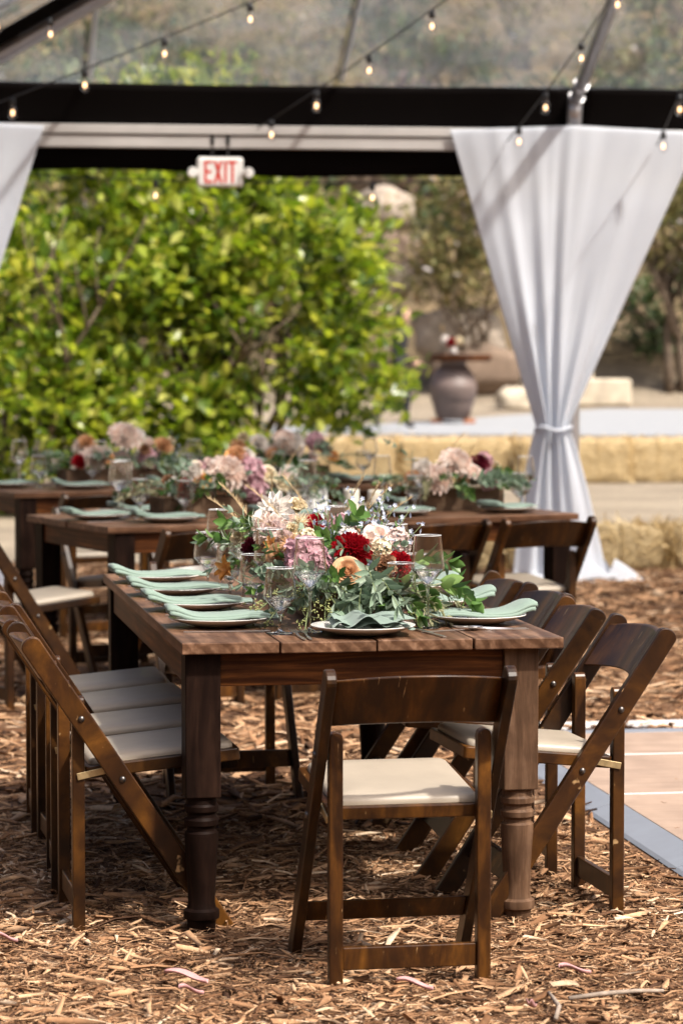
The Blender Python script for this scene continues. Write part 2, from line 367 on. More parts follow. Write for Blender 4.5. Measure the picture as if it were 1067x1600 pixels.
def bulk(name, verts, faces_per, base_faces, mat, smooth=False):
    """verts: (N, k, 3) array of N pieces with the same faces"""
    N, k, _ = verts.shape; bf = base_faces
    me = bpy.data.meshes.new(name)
    me.vertices.add(N * k); me.vertices.foreach_set('co', verts.reshape(-1).astype(np.float32))
    loops = []; starts = []; tot = 0; L = []
    for f in bf: L += list(f)
    L = np.array(L); lens = np.array([len(f) for f in bf])
    allL = (np.arange(N)[:, None] * k + L[None, :]).reshape(-1)
    st = np.concatenate([[0], np.cumsum(np.tile(lens, N))[:-1]])
    me.loops.add(len(allL)); me.loops.foreach_set('vertex_index', allL.astype(np.int32))
    me.polygons.add(N * len(bf)); me.polygons.foreach_set('loop_start', st.astype(np.int32))
    me.materials.append(MATS[mat]); me.update(calc_edges=True)
    if smooth: me.polygons.foreach_set('use_smooth', [True] * len(me.polygons))
    return me

LEAF = np.array([(0, 0, 0), (-.25, .30, .06), (0, .34, -.02), (.25, .30, .06), (-.21, .66, .05), (0, .68, -.03), (.21, .66, .05), (0, 1.0, -.10)])
LEAF_F = [(0, 2, 1), (0, 3, 2), (1, 2, 5, 4), (2, 3, 6, 5), (4, 5, 7), (5, 6, 7)]
def leaf_cloud(name, pos, dirs, size, mat, width=1.0, flat=0.5):
    n = len(pos); d = dirs / np.linalg.norm(dirs, axis=1, keepdims=True)
    up = np.array([0, 0, 1.0]) + RNG.normal(0, flat, (n, 3))
    x = np.cross(d, up); x /= np.linalg.norm(x, axis=1, keepdims=True) + 1e-9
    z = np.cross(x, d)
    B = LEAF.copy(); B[:, 0] *= width
    V = pos[:, None, :] + size[:, None, None] * (B[None, :, 0:1] * x[:, None, :] + B[None, :, 1:2] * d[:, None, :] + B[None, :, 2:3] * z[:, None, :])
    return bulk(name, V, None, LEAF_F, mat)

# ------------------------------------------------------------------ terrain
GY = [-60, 33, 41, 50, 58, 78, 130]; GZ = [0, 0, 0.34, 0.55, 2.2, 8.6, 30.0]
def gz(x, y):
    z = float(np.interp(y, GY, GZ))
    if y > 33:
        k = min(1.0, (y - 33) / 25); z += k * 0.9 * noise.noise((x * 0.13, y * 0.13, 3.3)) * (0.15 + 0.85 * max(0, min(1, (y - 48) / 8)))
    # unseen slopes added behind the camera and at both sides to cut sky light
    e = max(0.0, -12 - y, (abs(x) - 20 if y < 45 else abs(x) - 30))
    return z + 0.42 * e * (1 - math.exp(-e / 8)) + min(1, e / 6) * 1.5 * noise.noise((x * .11, y * .11, 8))
mb = MB()
xs = np.linspace(-90, 90, 121); ys = np.concatenate([np.linspace(-80, 32, 60), np.linspace(33, 130, 110)])
vs = [(x, y, gz(x, y)) for y in ys for x in xs]; nx = len(xs)
fs = [(j * nx + i, j * nx + i + 1, (j + 1) * nx + i + 1, (j + 1) * nx + i) for j in range(len(ys) - 1) for i in range(nx - 1)]
mb.add(vs, fs)
tag(obj('ground', mb.mesh('ground', 'ground', True)), kind='structure')
mb = MB()
def pathfn(a, c_):
    x = -22 + 44 * a
    y0 = 40.1 - 0.25 * math.tanh(x / 3); y1 = 42.2 + max(0.0, min(1.0, (x - 0.3) / 4.0)) * 5.6
    y = y0 + (y1 - y0) * c_
    return (x, y, gz(x, y) + 0.012)
mb.grid(pathfn, 90, 12); tag(obj('gravel_path', mb.mesh('gravel_path', 'gravel_grey', True)), kind='structure')

Fm = frame(0.985, 8.05, 0.155)     # dance floor: origin on its metal edge, local +y runs along it away from the camera
# loose bark mulch: real chips lying in layers
def chips(n, xlim, y0, y1, lmin, lmax, wid, zamp, tilt, on_ground=True):
    y = y0 + (y1 - y0) * RNG.random(n) ** 0.95
    x = (RNG.random(n) * 2 - 1) * xlim(y)
    L = np.clip(RNG.lognormal(math.log((lmin * lmax) ** .5), 0.55, n), lmin * 0.5, lmax * 1.6)
    W = np.clip(L * RNG.uniform(0.06, 0.22, n), wid * 0.3, wid * 1.9); T = np.clip(W * RNG.uniform(.12, .4, n), .0008, .005)
    ya = RNG.uniform(0, 2 * PI, n); pi_ = RNG.normal(0, tilt, n); ro = RNG.normal(0, 0.45, n)
    d = np.stack([np.cos(ya) * np.cos(pi_), np.sin(ya) * np.cos(pi_), np.sin(pi_)], 1)
    s = np.stack([-np.sin(ya) * np.cos(ro), np.cos(ya) * np.cos(ro), np.sin(ro)], 1)
    u = np.cross(d, s); u /= np.linalg.norm(u, axis=1, keepdims=True)
    zz = -0.004 + zamp * RNG.random(n) ** 1.6 + 0.006 * (np.sin(x * 7.3 + 1.3 * np.sin(y * 3.1)) * np.sin(y * 6.1 + x * 2.2)) + 0.005
    c0 = np.stack([x, y, zz], 1)
    t0 = RNG.uniform(.15, 1, n); t1 = RNG.uniform(.05, .9, n); bend = RNG.normal(0, .06, n)
    V = np.zeros((n, 12, 3))
    for k, (a, tw, hz) in enumerate(((-.5, t0, 0), (0.05, np.ones(n), bend), (.5, t1, 0))):
        for q, (b_, e) in enumerate(((-.5, 0), (.5, 0), (.5, 1), (-.5, 1))):
            V[:, k * 4 + q] = c0 + d * (L * a)[:, None] + s * (W * b_ * tw)[:, None] + u * (T * e + L * hz)[:, None]
    q = np.array(Fm.inverted())[:3]; loc = c0 @ q[:, :3].T + q[:, 3]
    if not on_ground:       # a few chips kicked onto the boards, most of them by the edge
        V[:, :, 2] += (0.037 - zz)[:, None]
        return V[(loc[:, 0] > 0.13) & (loc[:, 1] < 2.9) & (loc[:, 0] < 0.15 + 0.6 * RNG.random(n) ** 4)]
    return V[~((loc[:, 0] > -0.03) & (loc[:, 1] < 3.03))]
CF = []
for k in (0, 4): CF += [(k + 5, k + 1, k + 2, k + 6)[::-1][::-1], (k + 6, k + 2, k + 3, k + 7), (k + 7, k + 3, k + 0, k + 4)]
CF += [(0, 1, 2, 3), (11, 10, 9, 8)]
wide = lambda y: .75 + .15 * y
V = np.concatenate([chips(900, wide, 5.2, 11.0, .012, .05, .006, .002, .02, False), chips(54000, wide, 5.2, 9.2, .012, .060, .0065, .017, .16), chips(6000, wide, 5.2, 9.2, .04, .095, .009, .019, .12),
                    chips(30000, lambda y: .9 + .16 * y, 9.0, 20.0, .05, .13, .016, .022, .14)])
tag(obj('wood_chip_mulch', bulk('wood_chip_mulch', V, None, CF, 'chip_wood')), 'loose reddish brown bark chips spread over the ground under the tables', 'mulch', kind='stuff')
V = chips(52000, wide, 5.2, 9.2, .006, .022, .0035, .020, .22)[:, [0, 1, 2, 3, 8, 9, 10, 11]]
tag(obj('shredded_bark', bulk('shredded_bark', V, None, [(5, 1, 2, 6), (6, 2, 3, 7), (7, 3, 0, 4), (0, 1, 2, 3), (7, 6, 5, 4)], 'chip_wood')), 'fine shredded bark between the larger chips', 'mulch', kind='stuff')

# ------------------------------------------------------------------ dance floor
dfl = thing('dance_floor', 'pale oak dance floor', 'floor'); del dfl['category']; dfl['kind'] = 'structure'
dfl.matrix_world = Fm
y_far = 3.0
seams = [-1.84, -0.94, -0.04, 0.86, 1.76, 2.66]
for i in range(5):
    for j in range(3):
        mb = MB(); x0 = 0.115 + j * 0.905; y0 = -1.0 + i * 0.905 - 0.30
        y1 = min(y0 + 0.895, y_far - 0.1)
        if y1 - y0 < 0.1: continue
        mb.box(x0 + 0.004, x0 + 0.899, y0, y1, 0.005, 0.034); obj('panel', mb.mesh('panel', 'oak_panel'), dfl, bevel=0.002)
        if j == 0 or True:
            mb = MB(); mb.box(x0 + 0.004, x0 + 0.899, y0 + 0.8965, y0 + 0.9035, 0.006, 0.0365); obj('seam_strip', mb.mesh('seam_strip', 'seam_white'), dfl)
for k in range(5):
    mb = MB(); y0 = -1.9 + k * 1.05 
    y1 = min(y0 + 1.046, y_far)
    mb.prism([(0.0, 0.004), (0.012, 0.012), (0.112, 0.036), (0.112, 0.004)], y0, y1, 'y'); obj('edge_trim', mb.mesh('edge_trim', 'trim_grey'), dfl)
for k in range(3):
    mb = MB(); mb.box(0.116 + k * 0.95, 0.116 + k * 0.95 + 0.946, y_far - 0.096, y_far, 0.004, 0.0345); obj('edge_trim', mb.mesh('edge_trim', 'trim_grey'), dfl, bevel=0.003)

# ------------------------------------------------------------------ tent
TE = Vector((math.cos(0.14), math.sin(0.14), 0)); TN = Vector((TE.y, -TE.x, 0))
TO = Vector((1.506, 18.8, -0.02))
def TP(s, t_, z): return TO + TE * s + TN * t_ + Vector((0, 0, z))
SLOPE = 0.5; ZE = 3.17; SB = -4.25; SC = 4.4
tent = thing('frame_tent', 'clear roofed frame tent with black eave band and aluminium rafters over the tables', 'tent')
def tbox(name, s0, s1, t0, t1, z0, z1, mat, bev=0.0):
    mb = MB(); vs = [TP(s, t_, z) for z in (z0, z1) for t_ in (t0, t1) for s in (s0, s1)]
    mb.add(vs, [(0, 1, 3, 2), (4, 6, 7, 5), (0, 4, 5, 1), (2, 3, 7, 6), (0, 2, 6, 4), (1, 5, 7, 3)])
    return obj(name, mb.mesh(name, mat), tent, bevel=bev)
def tsheet(name, fn, nu, nv, mat, thick=0.003):
    mb = MB(); mb.grid(fn, nu, nv); o = obj(name, mb.mesh(name, mat, True), tent)
    if thick: md = o.modifiers.new('thickness', 'SOLIDIFY'); md.thickness = thick
    return o
# eave beams, one between each pair of posts, with a shadow groove between two profiles
for s0, s1 in ((SB + 0.04, -0.05), (0.05, SC)):
    e = tbox('eave_beam', s0, s1, -0.03, 0.05, 2.885, 2.945, 'white_rail', 0.006)
    e2 = tbox('eave_beam_lip', s0, s1, -0.02, 0.035, 2.80, 2.88, 'white_rail', 0.006); e2.parent = e
# black band inside the roof edge, leaning with the roof, a little slack
for s0, s1 in ((SB, -0.02), (0.02, SC)):
    tsheet('eave_band', lambda a_, b_, s0=s0, s1=s1: TP(s0 + (s1 - s0) * a_, -0.045 + 0.11 * b_ + 0.008 * math.sin(a_ * 23), 2.94 + 0.275 * b_ - 0.018 * math.sin(PI * a_)), 40, 6, 'black_fabric')
# hanging valance outside the beam
for s0, s1 in ((SB, 0.0), (0.01, SC)):
    tsheet('valance', lambda a_, b_, s0=s0, s1=s1: TP(s0 + (s1 - s0) * a_, -0.10 + 0.02 * math.sin(a_ * 30) * b_, 2.96 - (0.33 - 0.06 * (1 - a_) ** 2 + 0.012 * math.sin(a_ * 14)) * b_), 60, 5, 'black_fabric')
for s in (SB, 0.0, SC):
    mb = MB(); mb.lathe([(0.045, 0), (0.045, 2.98)], 20, Matrix.Translation(TP(s, 0.0, 0)))
    p = obj('post', mb.mesh('post', 'aluminium', True), tent, sharp=0.8)
    mb = MB(); c0 = TP(s, 0.0, 0); mb.box(-0.11, 0.11, -0.11, 0.11, 0, 0.02, Matrix.Translation(c0)); obj('base_plate', mb.mesh('base_plate', 'aluminium'), p)
RT = 6.5
def rafter(s, t1, r, name='rafter', t0=0.05, zoff=-0.04):
    mb = MB(); mb.tube([TP(s, t0, ZE + SLOPE * t0 + zoff), TP(s, t1, ZE + SLOPE * t1 + zoff)], r, 14)
    return obj(name, mb.mesh(name, 'aluminium', True), tent)
r1 = rafter(0.0, RT, 0.044, zoff=-0.06)
for q in (0.06, 0.20):
    mb = MB(); c0 = TP(0, q, ZE + SLOPE * q - 0.06); M = Matrix.Translation(c0) @ aim(TN + Vector((0, 0, SLOPE))) ; mb.lathe([(0.052, -0.02), (0.052, 0.02)], 16, M); obj('clamp', mb.mesh('clamp', 'aluminium', True), r1, sharp=0.7)
mb = MB(); mb.tube([TP(0.0, 0.0, 2.96), TP(0.0, 0.03, ZE - 0.02)], 0.05, 14); obj('eave_joint', mb.mesh('eave_joint', 'aluminium', True), r1)
for s in (-3.13, -1.53): rafter(s, RT, 0.02, 'roof_strut', zoff=0.05)
rafter(SC, RT, 0.044)
# hip rafter with its black sleeve
h0 = TP(SB, 0.0, ZE); hd = (TN + TE) + Vector((0, 0, SLOPE)); h1 = h0 + hd * RT
mb = MB(); mb.tube([h0 + Vector((0, 0, -0.13)), h1 + Vector((0, 0, -0.13))], 0.05, 14); hip = obj('hip_rafter', mb.mesh('hip_rafter', 'aluminium', True), tent)
sdv = (TN - TE).normalized()
mb = MB(); mb.grid(lambda a_, b_: h0 + (h1 - h0) * a_ + sdv * (b_ - .5) * 0.34 + Vector((0, 0, -0.03 - 0.05 * abs(b_ - .5))), 20, 4)
obj('black_sleeve', mb.mesh('black_sleeve', 'black_fabric', True), hip)
mb = MB(); mb.tube([h0 + sdv * 0.30 + Vector((0, 0, .02)), h1 + sdv * 0.30 + Vector((0, 0, .02))], 0.022, 10); obj('hip_strap', mb.mesh('hip_strap', 'aluminium', True), hip)
# clear vinyl: one sheet per bay
def bay(s0, s1, hipped=False):
    def fn(a_, b_):
        t_ = 0.06 + (RT - 0.06) * b_
        lo = s0 + (t_ if hipped else 0)
        s = lo + (s1 - lo) * a_
        return TP(s, t_, ZE + SLOPE * t_ - 0.03 * math.sin(PI * a_) * math.sin(PI * min(1, b_ * 1.5)))
    return fn
tsheet('roof_panel', bay(SB, -1.53, True), 16, 20, 'clear_vinyl', 0)
tsheet('roof_panel', bay(-1.53, 0.0), 12, 20, 'clear_vinyl', 0)
tsheet('roof_panel', bay(0.0, SC), 16, 20, 'clear_vinyl', 0)
tsheet('roof_panel', lambda a_, b_: TP(SB + 0.06 + (RT) * b_, a_ * 9.0 * 1 + (1 - a_) * (0.06 + RT * b_), ZE + SLOPE * (0.06 + RT * b_)), 14, 14, 'clear_vinyl', 0)
mb = MB(); mb.tube([TP(SB + RT, RT, ZE + SLOPE * RT - 0.05), TP(SC, RT, ZE + SLOPE * RT - 0.05)], 0.05, 12); obj('ridge_pole', mb.mesh('ridge_pole', 'aluminium', True), tent)

# ------------------------------------------------------------------ curtains tied to the posts
def curtain(s0, shift, label, tie_z=1.01, hw=0.83):
    root = thing('drape_curtain', label, 'curtain', group='white drapes on the tent posts')
    def prof(q):   # q: 0 top .. 1 floor
        z = 2.965 * (1 - q)
        if z > tie_z:
            k = (2.965 - z) / (2.965 - tie_z); half = hw + (0.10 - hw) * k ** 1.02; cen = shift * k; bun = k
        else:
            k = (tie_z - z) / tie_z; half = 0.10 + 0.22 * k ** 0.7; cen = shift + 0.06 * k; bun = 1 - 0.4 * k
        return z, half, cen, bun
    def fn(a_, q):
        z, half, cen, bun = prof(q); x = 2 * a_ - 1
        ph = x * 13 + 2.2 * math.sin(x * 3.1 + 0.7)
        amp = 0.004 + 0.030 * bun ** 1.3
        wr = noise.noise((x * 7 + s0, q * 2.2, 1.7)); ph += 1.8 * noise.noise((x * 2.0, q * 1.1 + s0, 4.0)) * (1 - .5 * bun)
        fold = amp * math.sin(ph) + 0.55 * amp * math.sin(ph * 0.47 + 1) + 0.014 * wr * (.4 + bun) + 0.003 * math.sin(ph * 2.3 + 3 * q)
        t_ = 0.085 + 0.055 * bun * math.sqrt(max(0, 1 - x * x)) + fold
        droop = 0.035 * abs(x) * (1 - q) ** 6
        if q > 0.985: t_ += 0.06 * (1 + 0.6 * math.sin(x * 9)); cen += 0.05
        return TP(s0 + cen + half * x + 0.25 * fold * bun, t_, max(0.014, z - droop))
    mb = MB(); mb.grid(fn, 150, 90); o = obj('drape', mb.mesh('drape', 'curtain_cloth', True), root)
    md = o.modifiers.new('thickness', 'SOLIDIFY'); md.thickness = 0.003
    # gathered cloth lying on the ground
    mb = MB()
    def pud(a_, b_):
        an = 2 * PI * a_; r = 0.16 + 0.16 * (0.6 + 0.4 * math.sin(3 * an + 1)) * b_
        x = math.cos(an) * r * 1.25 + 0.16; y = math.sin(an) * r * 0.5
        h = 0.10 * (1 - b_) * (0.7 + 0.5 * math.sin(5 * an + 2 * b_)) + 0.03 * (1 - b_ * b_) + 0.012
        return TP(s0 + shift + 0.05 + x, 0.14 + y, h)
    mb.grid(pud, 60, 10); o = obj('gathered_hem', mb.mesh('gathered_hem', 'curtain_cloth', True), root)
    mb = MB(); mb.tube([TP(s0 + shift + 0.115 * math.cos(k * PI / 10), 0.10 + 0.11 * math.sin(k * PI / 10), tie_z + 0.012 * math.sin(k)) for k in range(21)], 0.012, 8)
    obj('tie_back', mb.mesh('tie_back', 'curtain_cloth', True), root)
    return root
curtain(0.0, -0.15, 'white curtain gathered by a tie on the tent post beside the straw bales')
curtain(SB, 0.12, 'white curtain of which only the upper corner shows beside the shrub')

# ------------------------------------------------------------------ exit sign
sg = thing('exit_sign', 'white emergency sign with red EXIT letters and two lamp heads under the beam', 'sign')
sg.matrix_world = Matrix.Translation(TP(-2.305, 0.03, 2.555)) @ Matrix.Rotation(0.14, 4, 'Z')
mb = MB(); mb.box(-0.148, 0.148, -0.025, 0.025, 0.0, 0.19); obj('housing', mb.mesh('housing', 'sign_white'), sg, bevel=0.02, seg=3)
def letter(pts_list):
    mb = MB()
    for poly in pts_list: mb.prism(poly, -0.0275, -0.0255, 'y')
    obj('letter', mb.mesh('letter', 'sign_red'), sg)
def R_(x0, x1, z0, z1): return [(x0, z0), (x1, z0), (x1, z1), (x0, z1)]
zb, zt, st = 0.025, 0.165, 0.016
letter([R_(-.104, -.104 + st, zb, zt), R_(-.088, -.052, zt - st, zt), R_(-.088, -.058, .087, .103), R_(-.088, -.052, zb, zb + st)])
letter([[(-.044, zb), (-.026, zb), (.014, zt), (-.004, zt)]]); letter([[(-.004, zb), (.014, zb), (-.026, zt), (-.044, zt)]])
letter([R_(.024, .024 + st, zb, zt)]); letter([R_(.048, .104, zt - st, zt), R_(.068, .068 + st, zb, zt - st)])
for s in (-1, 1):
    mb = MB(); M = Matrix.Translation((s * 0.178, -0.015, 0.09)) @ Matrix.Rotation(PI / 2, 4, 'X'); mb.lathe([(0.012, -0.03), (0.030, -0.02), (0.034, 0.02), (0.030, 0.032), (0.0, 0.033)], 16, M)
    obj('lamp_head', mb.mesh('lamp_head', 'sign_white', True), sg, sharp=0.8)
for x in (-0.05, 0.05):
    mb = MB(); mb.tube([(x, 0.0, 0.18), (x, 0.0, 0.30)], 0.008, 8); mb.box(x - .012, x + .012, -.012, .012, .27, .34); obj('hanger', mb.mesh('hanger', 'black_plastic'), sg)

# ------------------------------------------------------------------ string lights
def bulb_meshes():
    s = MB(); s.lathe([(0.006, 0.0), (0.017, -0.006), (0.019, -0.045), (0.016, -0.05)], 14)
    g = MB(); g.lathe([(0.013, -0.048), (0.016, -0.058), (0.026, -0.085), (0.028, -0.102), (0.022, -0.125), (0.008, -0.137), (0.0, -0.139)], 16)
    f = MB(); f.lathe([(0.0, -0.078), (0.009, -0.085), (0.0105, -0.105), (0.0, -0.114)], 10)
    return s.mesh('socket', 'black_plastic', True), g.mesh('bulb', 'bulb_glass', True), f.mesh('filament', 'filament', True)
BS, BG, BF = bulb_meshes()
def string_light(p0, p1, sag, fracs, label):
    root = thing('string_light', label, 'string light', group='bulb strings under the tent roof')
    p0 = Vector(p0); p1 = Vector(p1)
    def at(f): return p0.lerp(p1, f) + Vector((0, 0, -sag * 4 * f * (1 - f)))
    mb = MB(); mb.tube([at(k / 40) for k in range(41)], 0.0045, 6); obj('cord', mb.mesh('cord', 'black_plastic', True), root)
    for f in fracs:
        s = obj('bulb_socket', BS, root, at(f)); g = obj('glass_bulb', BG, root, at(f)); obj('filament', BF, g)
# ends sit on the eave beam and rise under the roof
def px2(x, y, d): return ((x - 533.5) / 4500 * d, d, 1.508 + (544.3 - y) / 4500 * d)
LS = 18.8
string_light(TP(-3.93, 0.1, 2.98), (0.60, 16.1, 3.885), 0.02, [0.115, 0.275, 0.445, 0.62, 0.80], 'bulb string rising over the exit sign from the white curtain corner')
string_light(TP(-2.08, 0.1, 2.92), (1.10, 16.1, 3.83), 0.03, [0.06, 0.235, 0.43, 0.65, 0.85], 'bulb string rising from the beam just beside the exit sign')
string_light(TP(-0.46, 0.1, 2.86), (1.75, 16.1, 3.86), 0.05, [0.09, 0.285, 0.53, 0.76, 0.92], 'bulb string running beside the thick roof pole over the tied curtain')
string_light(TP(0.52, 0.12, 2.84), (2.22, 16.1, 3.86), 0.06, [0.09, 0.30, 0.55, 0.8], 'bulb string meeting the top of the tied curtain past the thick pole')
string_light(TP(-4.45, 0.3, 3.02), (-0.85, 15.8, 4.20), 0.02, [0.22, 0.42, 0.65, 0.85], 'bulb string hanging along the black sleeve of the hip rafter')
string_light(TP(-3.6, 0.9, 3.40), (0.2, 15.2, 4.3), 0.03, [0.10, 0.35, 0.6, 0.85], 'short bulb string hanging from the black sleeved rafter')
string_light(TP(-4.0, -0.14, 2.66), TP(-0.4, -0.14, 2.63), 0.05, [0.36, 0.75, 0.97], 'bulb string hanging low behind the exit sign along the valance')

# ------------------------------------------------------------------ folding chair
HT = 0.772
def yb(z): return 0.375 - 0.665 * z
def make_chair():
    c_ = thing('folding_chair', 'chair', 'chair', group='brown wooden folding chairs')
    th = math.atan(0.665); hw = 0.027 / math.cos(th)
    for s in (-1, 1):
        mb = MB(); cz = HT - 0.024; cy = yb(cz); d = Vector((-0.665, 1)).normalized(); nn = Vector((d.y, -d.x))
        poly = [(yb(0.0) - hw, 0.0), (yb(0.0) + hw, 0.0)]
        for k in range(9):
            an = PI * k / 8; q = nn * math.cos(an) * 0.027 + d * math.sin(an) * 0.021; poly.append((cy + q.x, cz + q.y))
        mb.prism(poly, s * 0.213 - 0.0125, s * 0.213 + 0.0125, 'x'); po = obj('post', mb.mesh('post', 'chair_wood'), c_, bevel=0.0035)
        for z in (0.557, 0.398):
            mb = MB(); M = Matrix.Translation((s * 0.2255, yb(z), z)) @ Matrix.Rotation(s * PI / 2, 4, 'Y'); mb.lathe([(0.0085, -0.002), (0.0085, 0.002), (0.006, 0.005), (0, 0.006)], 12, M); obj('bolt', mb.mesh('bolt', 'bolt_steel', True), po)
        mb = MB(); x0 = s * 0.178; ht = 0.612
        poly = [(x0 - 0.0165, 0.0), (x0 + 0.0165, 0.0)] + [(x0 + 0.0165 * math.cos(PI * k / 8), ht - 0.0165 + 0.0165 * math.sin(PI * k / 8)) for k in range(9)]
        mb.prism(poly, -0.016, 0.016, 'y'); lg = obj('rear_leg', mb.mesh('rear_leg', 'chair_wood'), c_, bevel=0.003)
        mb = MB(); M = Matrix.Translation((s * 0.1975, 0, 0))
        dy, dz = 0.085, 0.018; L_ = math.hypot(dy, dz); ux, uz = dy / L_, dz / L_
        A = Vector((0.004, 0.405)); B = Vector((0.004 + dy, 0.405 + dz)); n2 = Vector((-uz, ux)) * 0.009
        mb.prism([tuple(A - n2 - Vector((ux, uz)) * .008), tuple(B - n2 + Vector((ux, uz)) * .008), tuple(B + n2 + Vector((ux, uz)) * .008), tuple(A + n2 - Vector((ux, uz)) * .008)], -0.0022, 0.0022, 'x', M)
        obj('strap', mb.mesh('strap', 'brass_strap'), c_, bevel=0.001)
    mb = MB()   # curved back board, closed shell
    def rail(x, h, sd):
        k = 1 - (x / 0.2) ** 2; z = (0.628 + 0.010 * k) * (1 - h) + (0.742 + 0.014 * k) * h
        return (x, yb(z) + 0.016 - 0.040 * k + sd * 0.009, z)
    N = 16; loop = []
    for i in range(N + 1):
        x = -0.2005 + 0.401 * i / N; loop.append([rail(x, 0, -1), rail(x, .5, -1), rail(x, 1, -1), rail(x, 1, 1), rail(x, .5, 1), rail(x, 0, 1)])
    vs = [p for r_ in loop for p in r_]; fs = [tuple(range(6))[::-1], tuple(range(N * 6, N * 6 + 6))]
    for i in range(N):
        for k in range(6): fs.append((i * 6 + k, i * 6 + (k + 1) % 6, (i + 1) * 6 + (k + 1) % 6, (i + 1) * 6 + k))
    mb.add(vs, [f[::-1] for f in fs]); obj('backrest', mb.mesh('backrest', 'chair_wood', True), c_, bevel=0.004, sharp=0.7)
    T = Matrix.Translation((0, 0.02, 0.405)) @ Matrix.Rotation(math.radians(5.5), 4, 'X')
    mb = MB()
    def rrect(w_, y0, y1, r):
        out = []
        for cx, cy, a0 in ((w_ - r, y1 - r, 0), (-w_ + r, y1 - r, PI / 2), (-w_ + r, y0 + r, PI), (w_ - r, y0 + r, 3 * PI / 2)):
            for k in range(5): an = a0 + k * PI / 8; out.append((cx + r * math.cos(an), cy + r * math.sin(an)))
        return out
    mb.prism(rrect(0.195, 0.0, 0.405, 0.012), -0.008, 0.024, 'z', T); obj('seat_frame', mb.mesh('seat_frame', 'chair_wood'), c_, bevel=0.003)
    mb = MB(); rings = [(0.0, 0.0245), (0.0, 0.033), (0.004, 0.040), (0.012, 0.0445), (0.06, 0.048), (0.12, 0.049)]
    loops = [[(x, y, z) for x, y in rrect(0.176 - i_, 0.012 + i_, 0.392 - i_, max(0.022 - i_ * .1, 0.008))] for i_, z in rings]
    n = len(loops[0]); vs = [p for l in loops for p in l]; fs = []
    for j in range(len(loops) - 1):
        for k in range(n): fs.append((j * n + k, j * n + (k + 1) % n, (j + 1) * n + (k + 1) % n, (j + 1) * n + k))
    fs.append(tuple(range((len(loops) - 1) * n, len(loops) * n))); mb.add(vs, fs, T)
    obj('seat_pad', mb.mesh('seat_pad', 'seat_vinyl', True), c_)
    mb = MB(); mb.box(-0.1615, 0.1615, -0.009, 0.009, 0.045, 0.100); obj('stretcher', mb.mesh('stretcher', 'chair_wood'), c_, bevel=0.003)
    mb = MB(); z0, z1 = 0.105, 0.158; mb.add([(x, yb(z) + e, z) for x in (-0.2005, 0.2005) for z in (z0, z1) for e in (-0.009, 0.009)], [(0, 1, 3, 2), (4, 6, 7, 5), (0, 4, 5, 1), (2, 3, 7, 6), (0, 2, 6, 4), (1, 5, 7, 3)])
    obj('stretcher', mb.mesh('stretcher', 'chair_wood'), c_, bevel=0.003)
    remember(c_); return c_
T1 = frame(-0.404, 7.28, 0.169); T2 = frame(-0.981, 12.06, 0.458); T3 = frame(-1.70, 14.95, 0.458)
A1, A2, A3 = 0.169, 0.458, 0.458
W_, L_T = 0.995, 2.30
proto = make_chair(); first = [True]
def chair(M, u, v_, face, label, jit=0.0):
    """u, v_: where the middle of the rear feet stands on the table's own axes; face: turn of the chair against the table"""
    p = M @ Vector((u, v_, 0)); az = M.to_euler().z + face + jit
    if first[0]:
        first[0] = False; proto.location = (p.x, p.y, 0.012); proto.rotation_euler = (0, 0, az); proto['label'] = label; return
    copy_tree(proto, label, (p.x, p.y, 0.0), az)
R90 = PI / 2
# the long front table: local x across, local y along, away from the camera
proto.location = (0.160, 6.745, 0.0); proto.rotation_euler = (0, 0, 0.185); first[0] = False
proto['label'] = 'chair with its back to us at the near end of the front table'
for k, (v_, j) in enumerate(((0.345, 0.03), (0.84, -0.03), (1.33, 0.04), (1.81, -0.02))):
    chair(T1, (-0.258, -0.268, -0.25, -0.265)[k], v_, -R90, 'chair %s along the front table side away from the dance floor' % ('nearest the camera', 'second from the near end', 'third from the near end', 'at the far end')[k].replace('nearest the camera', 'first from the near end'), j)
for k, (v_, j, uu) in enumerate(((0.30, 0.04, 1.165), (0.90, -0.05, 1.15), (1.40, 0.03, 1.175), (1.88, -0.03, 1.15))):
    chair(T1, uu, v_, R90, 'chair %s along the front table side facing the dance floor' % ('first from the near end', 'second from the near end', 'third from the near end', 'at the far end')[k], j)
chair(T1, 0.42, L_T + 0.27, PI, 'chair tucked under the far end of the front table', 0.02)
# the middle table: local x along, local y across
for k, (u, j) in enumerate(((0.32, 0.03), (0.86, -0.02), (1.40, 0.04), (1.93, -0.03))):
    chair(T2, u, -0.245, 0, 'chair on the near side of the middle table, %s counted from the shrub end' % ('first', 'second', 'third', 'fourth')[k], j)
chair(T2, -0.45, 0.20, -R90, 'chair at the shrub end of the middle table with its cream seat showing', 0.12)
for k, u in enumerate((0.5, 1.15, 1.8)):
    chair(T2, u, W_ + 0.26, PI, 'chair on the far side of the middle table, %s counted from the shrub end' % ('first', 'second', 'third')[k])
for k, (u, j) in enumerate(((0.34, 0.02), (0.92, -0.03), (1.5, 0.02), (2.0, 0))):
    chair(T3, u, -0.27, 0, 'chair on the near side of the back table, %s counted from the shrub end' % ('first', 'second', 'third', 'fourth')[k], j)

